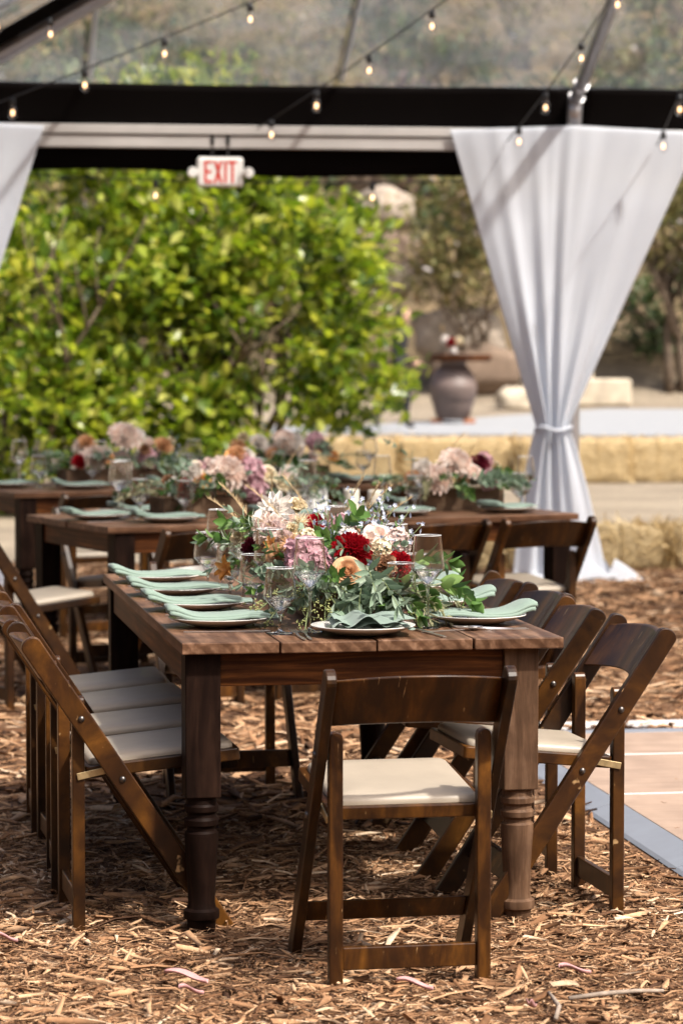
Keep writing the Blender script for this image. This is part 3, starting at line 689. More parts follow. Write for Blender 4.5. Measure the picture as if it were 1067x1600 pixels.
# ------------------------------------------------------------------ farm tables
LEGP = [(0.036, 0.0), (0.037, 0.03), (0.038, 0.034), (0.046, 0.040), (0.047, 0.050), (0.046, 0.060), (0.038, 0.066), (0.035, 0.08), (0.036, 0.11), (0.040, 0.18), (0.0435, 0.24), (0.043, 0.262), (0.037, 0.268), (0.0365, 0.276), (0.044, 0.283), (0.0445, 0.296), (0.038, 0.303), (0.037, 0.311), (0.0445, 0.319), (0.045, 0.332), (0.040, 0.338), (0.039, 0.349), (0.043, 0.3545)]
def make_table(M, az, along_y, label):
    p = M @ Vector((0, 0, 0)); tb = thing('farm_table', label, 'table', (p.x, p.y, 0.0), az, 'dark wooden farm tables')
    X, Y = (W_, L_T) if along_y else (L_T, W_)
    cuts = [0.0, 0.252, 0.503, 0.757, W_]; ends = [0.004, 0.0, 0.006, 0.002]
    for k in range(4):
        a_, b_ = cuts[k] + (0.0025 if k else 0), cuts[k + 1] - (0.0025 if k < 3 else 0); zt_ = 0.760 - (0, .0015, .0005, .001)[k]
        mb = MB()
        mb.box(a_, b_, ends[k], L_T - ends[3 - k], 0.730, zt_)
        me = mb.mesh('plank', 'table_plank')
        o = obj('plank', me, tb, bevel=0.003)
        if not along_y: o.rotation_euler = (0, 0, -R90); o.location = (0, W_, 0)
    lx, ly = 0.058, 0.085
    if not along_y: lx, ly = 0.085, 0.058
    for x in (lx, X - lx - (0.045 if along_y else 0)):
        for y in (ly, Y - ly):
            lm = 'table_leg_sunlit' if along_y and x > .5 and y < 1 else 'table_leg_shaded'
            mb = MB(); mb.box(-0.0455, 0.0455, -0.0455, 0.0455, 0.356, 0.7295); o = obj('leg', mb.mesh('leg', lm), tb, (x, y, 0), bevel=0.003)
            if lm == 'table_leg_sunlit': o['label'] = 'leg painted a sunlit greyish brown at the dance floor corner'
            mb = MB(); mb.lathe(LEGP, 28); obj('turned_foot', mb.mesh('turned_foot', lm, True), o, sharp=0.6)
    h0_, h1_ = 0.642, 0.7295
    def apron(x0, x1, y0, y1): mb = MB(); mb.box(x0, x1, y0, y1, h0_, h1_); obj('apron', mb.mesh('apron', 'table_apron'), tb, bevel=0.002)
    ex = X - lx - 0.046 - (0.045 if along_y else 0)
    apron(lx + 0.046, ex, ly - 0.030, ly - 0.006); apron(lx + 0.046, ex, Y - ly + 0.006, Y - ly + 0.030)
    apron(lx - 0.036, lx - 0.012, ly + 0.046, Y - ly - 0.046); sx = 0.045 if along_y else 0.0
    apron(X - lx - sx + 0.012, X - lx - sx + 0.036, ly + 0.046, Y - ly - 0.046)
    return tb
make_table(T1, A1, True, 'long dark plank table with turned legs in front of the others, laid for a meal')
make_table(T2, A2, False, 'dark plank table standing crosswise behind the front table')
make_table(T3, A3, False, 'dark plank table at the back beside the green shrub')

# ------------------------------------------------------------------ tableware
mb = MB(); mb.lathe([(0.0, 0.0), (0.062, 0.0), (0.072, 0.003), (0.105, 0.012), (0.136, 0.0235), (0.1375, 0.0255), (0.136, 0.0265), (0.10, 0.0165), (0.07, 0.009), (0.0, 0.0075)], 56); ME_PLATE = mb.mesh('plate', 'porcelain', True)
def napkin_long(seed):
    rr = random.Random(seed); mb = MB(); n = 26
    for lay in range(2):
        w0 = (0.080, 0.068, 0.060)[lay]; th = 0.0085; off = rr.uniform(-.004, .004); l0 = -0.150 - 0.006 * lay; l1 = (0.150, 0.128, 0.112)[lay] + rr.uniform(-.01, .01)
        def cs(s):
            x = l0 + (l1 - l0) * s
            base = 0.024 * math.exp(-((x + 0.148) / 0.045) ** 2) + 0.006 + 0.010 * math.exp(-((x - 0.07) / 0.05) ** 2)
            gap = 0.0042 + 0.007 * math.exp(-((x + 0.15) / 0.06) ** 2)
            z = base * (0.62 + .06 * math.sin(seed * 2.1)) + lay * gap + 0.008; w_ = w0 * (0.62 + 0.38 * min(1, abs(x - 0.16) / 0.14)) ; w_ *= 1 - 0.15 * math.exp(-((x + 0.15) / 0.05) ** 2)
            y = off + 0.003 * math.sin(x * 14 + lay + seed); t_ = th * (0.8 + 0.5 * math.exp(-((x + 0.15) / 0.05) ** 2))
            return [(x, y - w_, z - t_ * .2), (x, y - w_ - 0.003, z + t_ * .4), (x, y - w_ + 0.004, z + t_), (x, y - w_ * .3, z + t_ * 1.35), (x, y + w_ * .3, z + t_ * 1.3), (x, y + w_ - 0.004, z + t_), (x, y + w_ + 0.003, z + t_ * .4), (x, y + w_, z - t_ * .2), (x, y, z)]
        loops = [cs(i / n) for i in range(n + 1)]; k = 9; vs = [p for l in loops for p in l]
        fs = [(i * k + q, (i + 1) * k + q, (i + 1) * k + (q + 1) % k, i * k + (q + 1) % k) for i in range(n) for q in range(k)] + [tuple(range(k)), tuple(range(n * k, n * k + k))[::-1]]
        mb.add(vs, fs)
    # rolled hem at the outer end
    return mb.mesh('napkin', 'napkin_cloth', True)
def napkin_wavy():
    mb = MB()
    for lay in range(3):
        def top(a_, b_, lay=lay):
            x = -0.105 + 0.21 * a_; y = -0.075 + 0.03 * math.sin(a_ * 5 + lay) * (1 - b_) + 0.155 * b_
            z = 0.014 + lay * 0.0075 + (0.010 * math.sin(a_ * (8 + lay * 2) + lay * 1.7) + 0.006 * math.sin(a_ * 17 + lay)) * (1 - 0.5 * b_) + 0.010 * b_ + 0.005
            return (x * (1 - 0.18 * b_) + 0.008 * lay, y + 0.004 * lay, max(z, 0.012))
        mb.grid(top, 40, 12)
    me = mb.mesh('napkin', 'napkin_cloth', True); return me
NAPS = [napkin_long(k) for k in range(4)]; NAPW = napkin_wavy()
def fork_mesh():
    mb = MB(); t_ = 0.0016
    mb.prism([(-.0035, -.10), (.0035, -.10), (.0045, -.06), (.0025, .0), (.0035, .035), (.010, .048), (.010, .056), (-.010, .056), (-.010, .048), (-.0035, .035), (-.0025, .0), (-.0045, -.06)], 0.001, 0.001 + t_, 'z')
    for x in (-.0085, -.0030, .0030, .0085): mb.prism([(x - .0015, .056), (x + .0015, .056), (x + .0008, .098), (x - .0008, .098)], 0.001, 0.001 + t_, 'z')
    for i, p in enumerate(mb.v):
        q = p[1]; mb.v[i] = (p[0], q, p[2] + 0.010 * max(0, (q - .0) / .1) ** 1 * (1.2 - max(0, (q - .03)) * 6))
    return mb.mesh('fork', 'steel')
def knife_mesh():
    mb = MB(); mb.prism([(-.005, -.115), (.005, -.115), (.006, -.02), (.0095, .0), (.0085, .09), (.001, .115), (-.003, .11), (-.0045, .0), (-.0045, -.02)], 0.001, 0.0035, 'z'); return mb.mesh('knife', 'steel')
def spoon_mesh():
    mb = MB(); mb.prism([(-.004, -.1), (.004, -.1), (.005, -.06), (.0028, .035), (-.0028, .035), (-.005, -.06)], .001, .003, 'z')
    def bowl(a_, b_):
        an = 2 * PI * a_; r = b_; return (0.019 * r * math.cos(an), 0.063 + 0.030 * r * math.sin(an), 0.0012 + 0.007 * r * r)
    mb.grid(bowl, 20, 5); return mb.mesh('spoon', 'steel')
ME_FORK, ME_KNIFE, ME_SPOON = fork_mesh(), knife_mesh(), spoon_mesh()
def glass_meshes(h, stem, rw, rr_):
    """pointed, angular bowl on a stem; h total, stem length, widest radius and rim radius"""
    b = MB(); zb_ = stem; zw = stem + (h - stem) * 0.36
    b.lathe([(0.004, zb_), (0.009, zb_ + 0.003), (rw * .52, zb_ + (zw - zb_) * .5), (rw * .985, zw - 0.001), (rw, zw + 0.001), (rw * .985, zw + .010), (rr_, h - .001), (rr_ + .0003, h), (rr_ - 0.0010, h + .0004), (rr_ - 0.0014, h - .001), (rw * .97 - .001, zw + .012), (rw * .96, zw + .002), (rw * .50, zb_ + (zw - zb_) * .52), (0.004, zb_ + 0.010), (0, zb_ + .010)], 40, caps=False)
    s = MB(); s.lathe([(0.0, 0.0), (0.036, 0.0), (0.0365, 0.0014), (0.020, 0.003), (0.006, 0.006), (0.0040, 0.014), (0.0036, stem * .6), (0.0042, stem - 0.006), (0.0075, stem + 0.002), (0.004, stem + .006), (0, stem + .007)], 28, caps=False)
    w_ = MB(); w_.lathe([(0.0, zb_ + .0112), (0.004, zb_ + .0112), (rw * .485, zb_ + (zw - zb_) * .535), (rw * .90, zw - .005), (rw * .905, zw - .0035), (rw * .86, zw - .0045), (0, zw - .0045)], 13, caps=False)
    r_ = MB(); r_.lathe([(rr_ + .0009 * math.cos(a_), h + .0009 * math.sin(a_)) for a_ in (0, 1.26, 2.51, 3.77, 5.03, 6.283)], 40, caps=False)
    return b.mesh('bowl', 'glass_bowl', True), s.mesh('stem', 'glass_solid', True), w_.mesh('water', 'water', False), r_.mesh('rim', 'glass_rim_glint', True)
GT = glass_meshes(0.248, 0.108, 0.0455, 0.036); GS = glass_meshes(0.172, 0.050, 0.0445, 0.036)
TZ = 0.7605
def put(M, me, name, u, v_, z, rz, label, cat, group):
    o = obj(name, me); o.matrix_world = M @ Matrix.Translation((u, v_, z)) @ Matrix.Rotation(rz, 4, 'Z'); tag(o, label, cat, group); return o
def glass(M, u, v_, tall, label):
    g = thing('wine_glass' if tall else 'water_glass', label, 'glass', group='stemmed glasses on the tables')
    g.matrix_world = M @ Matrix.Translation((u, v_, TZ)) @ Matrix.Rotation(random.random() * 6, 4, 'Z')
    bm, sm, wm, rm = GT if tall else GS; obj('bowl', bm, g, sharp=0.45); obj('stem', sm, g); obj('water', wm, g); obj('rim', rm, g)
ORD = ['first', 'second', 'third', 'fourth']
# front table, side away from the dance floor (local -x), diner looks along +x
SA = 'on the side away from the dance floor'; SD = 'on the dance floor side'
for k, (v_, u) in enumerate(((0.44, 0.150), (0.93, 0.155), (1.43, 0.150), (1.92, 0.145))):
    o_ = ORD[k]
    put(T1, ME_PLATE, 'dinner_plate', u, v_, TZ, k, '%s white plate of the front table %s' % (o_, SA), 'plate', 'white dinner plates')
    put(T1, NAPS[k], 'napkin', u + (0.012, -.005, .004, 0)[k], v_ - 0.005, TZ + 0.010, (-0.02, 0.03, 0.0, 0.05)[k], '%s folded sage napkin of the front table %s' % (o_, SA), 'napkin', 'sage green napkins')
    put(T1, ME_KNIFE, 'knife', u, v_ - 0.170, TZ, -R90, '%s steel knife of the front table %s' % (o_, SA), 'knife', 'table knives')
    for q in (0, 1): put(T1, ME_FORK, 'fork', u - 0.01, v_ + 0.165 + q * 0.028, TZ, -R90, '%s fork of the %s front table setting %s' % (('inner', 'outer')[q], o_, SA), 'fork', 'table forks')
for k, (u, v_, tall) in enumerate(((0.283, 0.215, 0), (0.367, 0.245, 1), (0.285, 0.72, 0), (0.318, 0.64, 1), (0.280, 1.20, 0), (0.310, 1.12, 1), (0.275, 1.70, 0), (0.305, 1.62, 1))):
    glass(T1, u, v_, tall, '%s glass of the %s front table setting %s' % (('short', 'tall')[tall], ORD[k // 2], SA))
# side towards the dance floor, diner looks along -x
for k, (v_, u) in enumerate(((0.40, 0.850), (0.92, 0.855), (1.42, 0.85), (1.92, 0.85))):
    o_ = ORD[k]
    put(T1, ME_PLATE, 'dinner_plate', u, v_, TZ, k, '%s white plate of the front table %s' % (o_, SD), 'plate', 'white dinner plates')
    put(T1, NAPS[(k + 1) % 4], 'napkin', u, v_, TZ + 0.010, PI + (0.06, -0.04, 0.05, 0)[k], '%s folded sage napkin of the front table %s' % (o_, SD), 'napkin', 'sage green napkins')
    put(T1, ME_KNIFE, 'knife', u, v_ + 0.170, TZ, R90, '%s steel knife of the front table %s' % (o_, SD), 'knife', 'table knives')
    put(T1, ME_FORK, 'fork', u, v_ - 0.165, TZ, R90, 'inner fork of the %s front table setting %s' % (o_, SD), 'fork', 'table forks')
    put(T1, ME_FORK, 'fork', u, v_ - 0.193, TZ, R90, 'outer fork of the %s front table setting %s' % (o_, SD), 'fork', 'table forks')
for k, (u, v_, tall) in enumerate(((0.735, 0.66, 0), (0.70, 0.80, 1), (0.715, 1.15, 0), (0.69, 1.25, 1), (0.715, 1.66, 0), (0.69, 1.74, 1))):
    glass(T1, u, v_, tall, '%s glass of the %s front table setting %s' % (('short', 'tall')[tall], ORD[k // 2], SD))
# near end
put(T1, ME_PLATE, 'dinner_plate', 0.492, 0.150, TZ, 0, 'white plate alone at the near end of the front table', 'plate', 'white dinner plates')
put(T1, NAPW, 'napkin', 0.500, 0.140, TZ + 0.006, 0.05, 'rippled sage napkin on the plate at the near end', 'napkin', 'sage green napkins')
put(T1, ME_FORK, 'fork', 0.318, 0.125, TZ, 0.02, 'outer fork beside the plate at the near end', 'fork', 'table forks')
put(T1, ME_FORK, 'fork', 0.340, 0.125, TZ, -0.05, 'inner fork beside the plate at the near end', 'fork', 'table forks')
put(T1, ME_KNIFE, 'knife', 0.668, 0.140, TZ, 0.15, 'steel knife beside the plate at the near end', 'knife', 'table knives')
put(T1, ME_SPOON, 'spoon', 0.745, 0.205, TZ, -1.2, 'steel spoon lying by the olive twigs at the near end', 'spoon', None)
glass(T1, 0.628, 0.335, 0, 'short stemmed glass just behind the plate at the near end')
glass(T1, 0.695, 0.300, 1, 'tall stemmed glass beside the olive twigs at the near end')
# middle table: near side u = x, plus the end setting
for k, u in enumerate((0.36, 0.92, 1.49, 2.04)):
    put(T2, ME_PLATE, 'dinner_plate', u, 0.20, TZ, k, '%s white plate from the shrub end, near side of the middle table' % ORD[k], 'plate', 'white dinner plates')
    put(T2, NAPS[k], 'napkin', u, 0.20, TZ + 0.010, 0.2 * (k - 1), '%s sage napkin from the shrub end, near side of the middle table' % ORD[k], 'napkin', 'sage green napkins')
    glass(T2, u + 0.17, 0.34, 1, 'tall glass of the %s setting, near side of the middle table' % ORD[k])
    glass(T2, u + 0.12, 0.30, 0, 'short glass of the %s setting, near side of the middle table' % ORD[k])
put(T2, ME_PLATE, 'dinner_plate', 0.15, 0.50, TZ, 0, 'white plate on the shrub end of the middle table', 'plate', 'white dinner plates')
put(T2, NAPS[2], 'napkin', 0.15, 0.50, TZ + 0.010, 0.1, 'sage napkin on the shrub end of the middle table', 'napkin', 'sage green napkins')
put(T2, ME_KNIFE, 'knife', 0.15, 0.32, TZ, -R90, 'steel knife on the shrub end of the middle table', 'knife', 'table knives')
glass(T2, 0.30, 0.62, 1, 'tall glass on the shrub end of the middle table'); glass(T2, 0.36, 0.52, 0, 'short glass on the shrub end of the middle table')
for k, u in enumerate((0.5, 1.15, 1.8)):
    put(T2, ME_PLATE, 'dinner_plate', u, 0.82, TZ, k, '%s white plate from the shrub end, far side of the middle table' % ORD[k], 'plate', 'white dinner plates')
    put(T2, NAPS[k], 'napkin', u, 0.82, TZ + 0.010, 0.3 * k, '%s sage napkin from the shrub end, far side of the middle table' % ORD[k], 'napkin', 'sage green napkins')
    glass(T2, u - 0.15, 0.70, 1, 'tall glass of the %s setting, far side of the middle table' % ORD[k])
for k, u in enumerate((0.45, 1.0, 1.55, 2.08)):
    put(T3, ME_PLATE, 'dinner_plate', u, 0.20, TZ, k, '%s white plate from the shrub end of the back table' % ORD[k], 'plate', 'white dinner plates')
    put(T3, NAPS[k], 'napkin', u, 0.20, TZ + 0.010, 0.2 * (k - 1), '%s sage napkin from the shrub end of the back table' % ORD[k], 'napkin', 'sage green napkins')
    glass(T3, u + 0.17, 0.36, 1, 'tall glass of the %s setting from the shrub end of the back table' % ORD[k])
    glass(T3, u + 0.11, 0.32, 0, 'short glass of the %s setting from the shrub end of the back table' % ORD[k])
put(T3, ME_PLATE, 'dinner_plate', 0.16, 0.52, TZ, 0, 'white plate on the shrub end of the back table', 'plate', 'white dinner plates')
put(T3, NAPS[1], 'napkin', 0.16, 0.52, TZ + 0.010, 0.1, 'sage napkin on the shrub end of the back table', 'napkin', 'sage green napkins')
glass(T3, 0.27, 0.66, 1, 'tall glass by the plate on the shrub end of the back table'); glass(T3, 0.30, 0.44, 0, 'short glass by the plate on the shrub end of the back table')
# candles and a table card on the middle table
for k, (u, v_, h, r) in enumerate(((1.40, 0.52, 0.105, 0.036), (1.545, 0.56, 0.095, 0.036), (1.20, 0.60, 0.085, 0.036))):
    cd = thing('pillar_candle', ('white pillar candle between the table card and the flower box', 'white pillar candle standing next to the wooden flower box', 'white pillar candle hidden beside the big flowers of the middle table')[k], 'candle', group='pillar candles')
    cd.matrix_world = T2 @ Matrix.Translation((u, v_, TZ))
    mb = MB(); mb.lathe([(0, 0), (r, 0), (r, h - .004), (r - .004, h), (r * .6, h - .006), (0, h - .008)], 28, caps=False); obj('wax', mb.mesh('wax', 'candle_wax', True), cd, sharp=0.7)
    mb = MB(); mb.tube([(0, 0, h - .009), (0.001, 0, h + .006)], .0015, 6); obj('wick', mb.mesh('wick', 'black_plastic'), cd)
cdm = thing('table_card', 'white folded table card standing by the candles on the middle table', 'card')
cdm.matrix_world = T2 @ Matrix.Translation((1.13, 0.42, TZ)) @ Matrix.Rotation(-0.4, 4, 'Z')
mb = MB(); mb.prism([(-.04, 0), (-.038, 0), (0.001, .12), (.038, 0), (.04, 0), (0.0, .124)], -.09, .09, 'x'); obj('folded_card', mb.mesh('folded_card', 'card_white'), cdm)

# ------------------------------------------------------------------ flowers
def petal(mb, M, L, W, cup, curl, n=4, tipw=0.55, mid=0.55, ruff=0.0, ph=0.0):
    def fn(a_, b_):
        x = (2 * a_ - 1); wv = math.sin(PI * (0.08 + 0.92 * b_ ** 0.8) * 0.93) ** 0.7
        z = cup * x * x * L * 0.5 + curl * b_ * b_ * L + ruff * L * math.sin(9 * a_ + ph + 4 * b_) * b_
        return (x * W * wv * .5, b_ * L, z)
    mb.grid(fn, 2 if not ruff else 5, n, M)
def dahlia(mat, r=0.055, rings=6, n0=15, centre=None, el0=8, lenf=1.0, cup=0.5):
    mb = MB()
    for j in range(rings):
        f = j / (rings - 1); el = math.radians(el0 + 72 * f ** 1.1); L = r * (1.0 - 0.55 * f) * lenf; n = max(6, int(n0 - 7 * f))
        for k in range(n):
            az = 2 * PI * (k + 0.5 * (j % 2)) / n + random.uniform(-.06, .06)
            M = Matrix.Rotation(az, 4, 'Z') @ Matrix.Translation((0, 0.006 * (1 - f), 0.006 + 0.004 * j)) @ Matrix.Rotation(el + random.uniform(-.08, .08), 4, 'X')
            petal(mb, M, L * random.uniform(.92, 1.05), L * 0.42 + 0.004, cup, -0.12 + 0.3 * f)
    if centre:
        mb.mi = 1; mb.lathe([(0.0, 0.02), (0.010, 0.018), (0.012, 0.010), (0.010, 0.0)], 12)
        return mb.mesh('dahlia', [mat, centre], True)
    return mb.mesh('dahlia', mat, True)
def rose(mat, r=0.032):
    mb = MB()
    for j in range(7):
        f = j / 6; rad = r * (0.12 + 0.72 * f); h = r * (1.25 - 0.28 * f); n = 2 + j // 2
        for k in range(n):
            az = 2 * PI * k / n + j * 1.1; span = 2 * PI / n * 1.35
            def fn(a_, b_, rad=rad, h=h, az=az, span=span, f=f):
                an = az + (a_ - .5) * span; fl = 1 + f * 0.55 * b_ ** 3 ; edge_ = 1 - 0.35 * abs(2 * a_ - 1) ** 3 * b_
                rr = rad * (0.35 + 0.65 * min(1, b_ * 1.7) ** .7) * fl
                return (rr * math.cos(an), rr * math.sin(an), -r * 0.2 + h * b_ * edge_ - f * 0.25 * r * max(0, b_ - .8) * 5 * f)
            mb.grid(fn, 8, 6)
    return mb.mesh('rose', mat, True)
def cluster(mat, r=0.045, n=46, fl=0.013, squash=1.0):
    mb = MB()
    for k in range(n):
        z = 1 - 1.55 * (k + .5) / n; a_ = k * 2.39996; s = math.sqrt(max(0, 1 - z * z))
        d = Vector((s * math.cos(a_), s * math.sin(a_), z)); p = d * r * random.uniform(.86, 1.06); p.z *= squash
        M0 = Matrix.Translation(p) @ aim(d + Vector((random.uniform(-.4, .4), random.uniform(-.4, .4), random.uniform(-.2, .4))), random.uniform(0, 6))
        for q in range(4):
            petal(mb, M0 @ Matrix.Rotation(q * R90 + random.uniform(-.2, .2), 4, 'Z') @ Matrix.Rotation(random.uniform(.1, .7), 4, 'X'), fl * random.uniform(.8, 1.15), fl * 1.1, .5, -.2, 2)
    return mb.mesh('hydrangea', mat, True)
def ruffle(mat, r=0.034, n=34):
    mb = MB()
    for k in range(n):
        el = math.radians(random.uniform(5, 88)); az = k * 2.39996; L = r * random.uniform(.8, 1.1)
        M = Matrix.Rotation(az, 4, 'Z') @ Matrix.Rotation(el, 4, 'X'); petal(mb, M, L, L * 0.95, .2, -.1, 4, ruff=0.10, ph=random.uniform(0, 6))
    return mb.mesh('ruffled_bloom', mat, True)
def spiky(mat, r=0.042, n=70, wd=0.0022):
    mb = MB()
    for k in range(n):
        z = 1 - 1.1 * (k + .5) / n; a_ = k * 2.39996; s = math.sqrt(max(0, 1 - z * z)); d = Vector((s * math.cos(a_), s * math.sin(a_), z))
        M = aim(d, random.uniform(0, 6)); L = r * random.uniform(.85, 1.1)
        mb.add([(-wd, 0, 0), (wd, 0, 0), (wd * 1.2, L * .1, L * .6), (-wd * 1.2, L * .1, L * .6), (0, L * .22, L)], [(0, 1, 2, 3), (3, 2, 4)], M)
    mb.lathe([(0, r * .35), (r * .25, r * .25), (r * .3, 0)], 10)
    return mb.mesh('spider_bloom', mat, True)
def leafm(mb, p, d, L, wd, up=(0, 0, 1), droop=0.0):
    d = Vector(d).normalized(); u_ = Vector(up); x = d.cross(u_); x = x.normalized() if x.length > 1e-3 else d.orthogonal().normalized(); z = x.cross(d)
    P = Vector(p); pr = ((0.0, .06), (.22, .72), (.5, 1.0), (.78, .66), (1.0, .0))
    vs = []
    for s, w_ in pr:
        c_ = P + d * L * s - z * (droop * L * s * s)
        vs += [c_ - x * wd * w_ * .5 + z * wd * .12 * w_, c_ - z * wd * .05, c_ + x * wd * w_ * .5 + z * wd * .12 * w_]
    fs = []
    for j in range(4):
        for k in range(2): fs.append((j * 3 + k, j * 3 + k + 1, j * 3 + 3 + k + 1, j * 3 + 3 + k))
    mb.add(vs, fs)
def sprig(kind, seed):
    """a cut stem that grows along +Z and bends towards +X"""
    rr = random.Random(seed); mb = MB()
    P = dict(eucalyptus=(0.22, 7, 0.046, 0.030, 'leaf_eucalyptus'), ruscus=(0.20, 7, 0.055, 0.022, 'leaf_green'), olive=(0.24, 15, 0.050, 0.0085, 'leaf_olive'), willow=(0.26, 6, 0.066, 0.014, 'leaf_eucalyptus'), broad=(0.15, 5, 0.065, 0.034, 'leaf_green'), silver=(0.18, 7, 0.040, 0.034, 'leaf_eucalyptus'))[kind]
    Ls, n, ll, lw, lm = P; bend = rr.uniform(.25, .6)
    def c_(f): return Vector((bend * Ls * f * f, 0.02 * math.sin(3 * f + seed), Ls * f * (1 - .15 * f)))
    mb.tube([c_(k / 8) for k in range(9)], [0.0022 - 0.0014 * k / 8 for k in range(9)], 5); mb.mi = 1
    for k in range(n):
        f = 0.18 + 0.82 * (k + 1) / n; p = c_(f); tan = (c_(min(1, f + .03)) - c_(f - .03)).normalized()
        for s in (-1, 1):
            az = k * 1.9 + (0 if s > 0 else PI) + rr.uniform(-.4, .4); side = (tan.orthogonal().normalized()); side.rotate(Matrix.Rotation(az, 3, tan))
            leafm(mb, p, side * rr.uniform(.6, .9) + tan * rr.uniform(.7, 1.3), ll * rr.uniform(.75, 1.15) * (1 - .3 * f * f), lw * rr.uniform(.8, 1.15), tan, rr.uniform(0, .25))
    leafm(mb, c_(1), (c_(1) - c_(.9)), ll * .8, lw * .8, (0, 1, 0))
    return mb.mesh('leaf_sprig', ['stem_green', lm], True)
def seeded(seed):
    rr = random.Random(seed); mb = MB(); Ls = .16
    def c_(f): return Vector((.35 * Ls * f * f, 0, Ls * f))
    mb.tube([c_(k / 6) for k in range(7)], .0016, 5)
    for k in range(16):
        f = rr.uniform(.2, 1); d = Vector((rr.uniform(-1, 1), rr.uniform(-1, 1), rr.uniform(0, 1))).normalized(); q = c_(f) + d * rr.uniform(.012, .03)
        mb.mi = 0; mb.tube([c_(f), q], .0007, 4); mb.mi = 1
        for s in range(4):
            o_ = Vector((rr.uniform(-1, 1), rr.uniform(-1, 1), rr.uniform(-1, 1))) * .007
            mb.lathe([(0, -.0028), (.0026, 0), (.001, .003), (0, .0034)], 6, Matrix.Translation(q + o_))
    return mb.mesh('seeded_sprig', ['stem_green', 'seed_green'], True)
def delphinium(seed):
    rr = random.Random(seed); mb = MB(); Ls = .17; mb.tube([(0, 0, 0), (.004, 0, Ls * .5), (.012, .004, Ls)], [.002, .0015, .0008], 5); mb.mi = 1
    for k in range(11):
        f = .25 + .75 * k / 10; az = k * 2.4; M = Matrix.Translation((.012 * f * f + .014 * math.cos(az) * (1.1 - f * .6), .014 * math.sin(az) * (1.1 - f * .6), Ls * f)) @ aim((math.cos(az), math.sin(az), .5), rr.uniform(0, 6))
        for q in range(5): petal(mb, M @ Matrix.Rotation(q * 2 * PI / 5, 4, 'Z') @ Matrix.Rotation(.5, 4, 'X'), .013 * (1.15 - .6 * f), .011 * (1.15 - .6 * f), .4, -.1, 2)
    mb.mi = 2
    for k in range(6): leafm(mb, (.003, 0, Ls * (.1 + .12 * k)), (math.cos(k * 2.1), math.sin(k * 2.1), .7), .03, .008)
    return mb.mesh('delphinium', ['stem_green', 'petal_blue', 'leaf_green'], True)
def plume(seed, Ls=.26):
    rr = random.Random(seed); mb = MB()
    def c_(f): return Vector((.30 * Ls * f ** 2.2, .04 * Ls * math.sin(4 * f), Ls * f))
    mb.tube([c_(k / 8) for k in range(9)], [.0014 - .0009 * k / 8 for k in range(9)], 4)
    for k in range(90):
        f = rr.uniform(.55, 1); p = c_(f); d = Vector((rr.uniform(-1, 1), rr.uniform(-1, 1), rr.uniform(1.2, 2.6))).normalized(); L = rr.uniform(.014, .034) * (1.2 - .5 * f); x = d.orthogonal().normalized() * .0008
        mb.add([p - x, p + x, p + d * L], [(0, 1, 2)])
    return mb.mesh('grass_plume', 'dry_grass')
def bunny(seed):
    rr = random.Random(seed); mb = MB(); mb.tube([(0, 0, 0), (.003, 0, .08)], .0008, 4)
    for k in range(260):
        f = rr.random(); p = Vector((.003, 0, .078 + .034 * f)); az = rr.uniform(0, 2 * PI); d = Vector((math.cos(az), math.sin(az), rr.uniform(.4, 1.4))).normalized(); L = .014 * math.sin(PI * (.12 + .8 * f)); x = d.orthogonal().normalized() * .0006
        mb.add([p - x, p + x, p + d * L], [(0, 1, 2)])
    return mb.mesh('bunny_tail', 'dry_grass')
def berries(seed):
    rr = random.Random(seed); mb = MB(); mb.tube([(0, 0, 0), (.004, 0, .1)], .0014, 4); mb.mi = 1
    for k in range(9): mb.lathe([(0, -.004), (.0035, -.002), (.0042, .001), (.0025, .004), (0, .0045)], 8, Matrix.Translation((rr.uniform(-.014, .014), rr.uniform(-.014, .014), .085 + rr.uniform(-.015, .02))))
    return mb.mesh('berry_sprig', ['stem_brown', 'berry_red'], True)
def lily(mat):
    mb = MB()
    for k in range(6): petal(mb, Matrix.Rotation(k * PI / 3, 4, 'Z') @ Matrix.Rotation(math.radians(48 + 8 * (k % 2)), 4, 'X'), .042, .02, .5, -.25, 5)
    return mb.mesh('small_lily', mat, True)

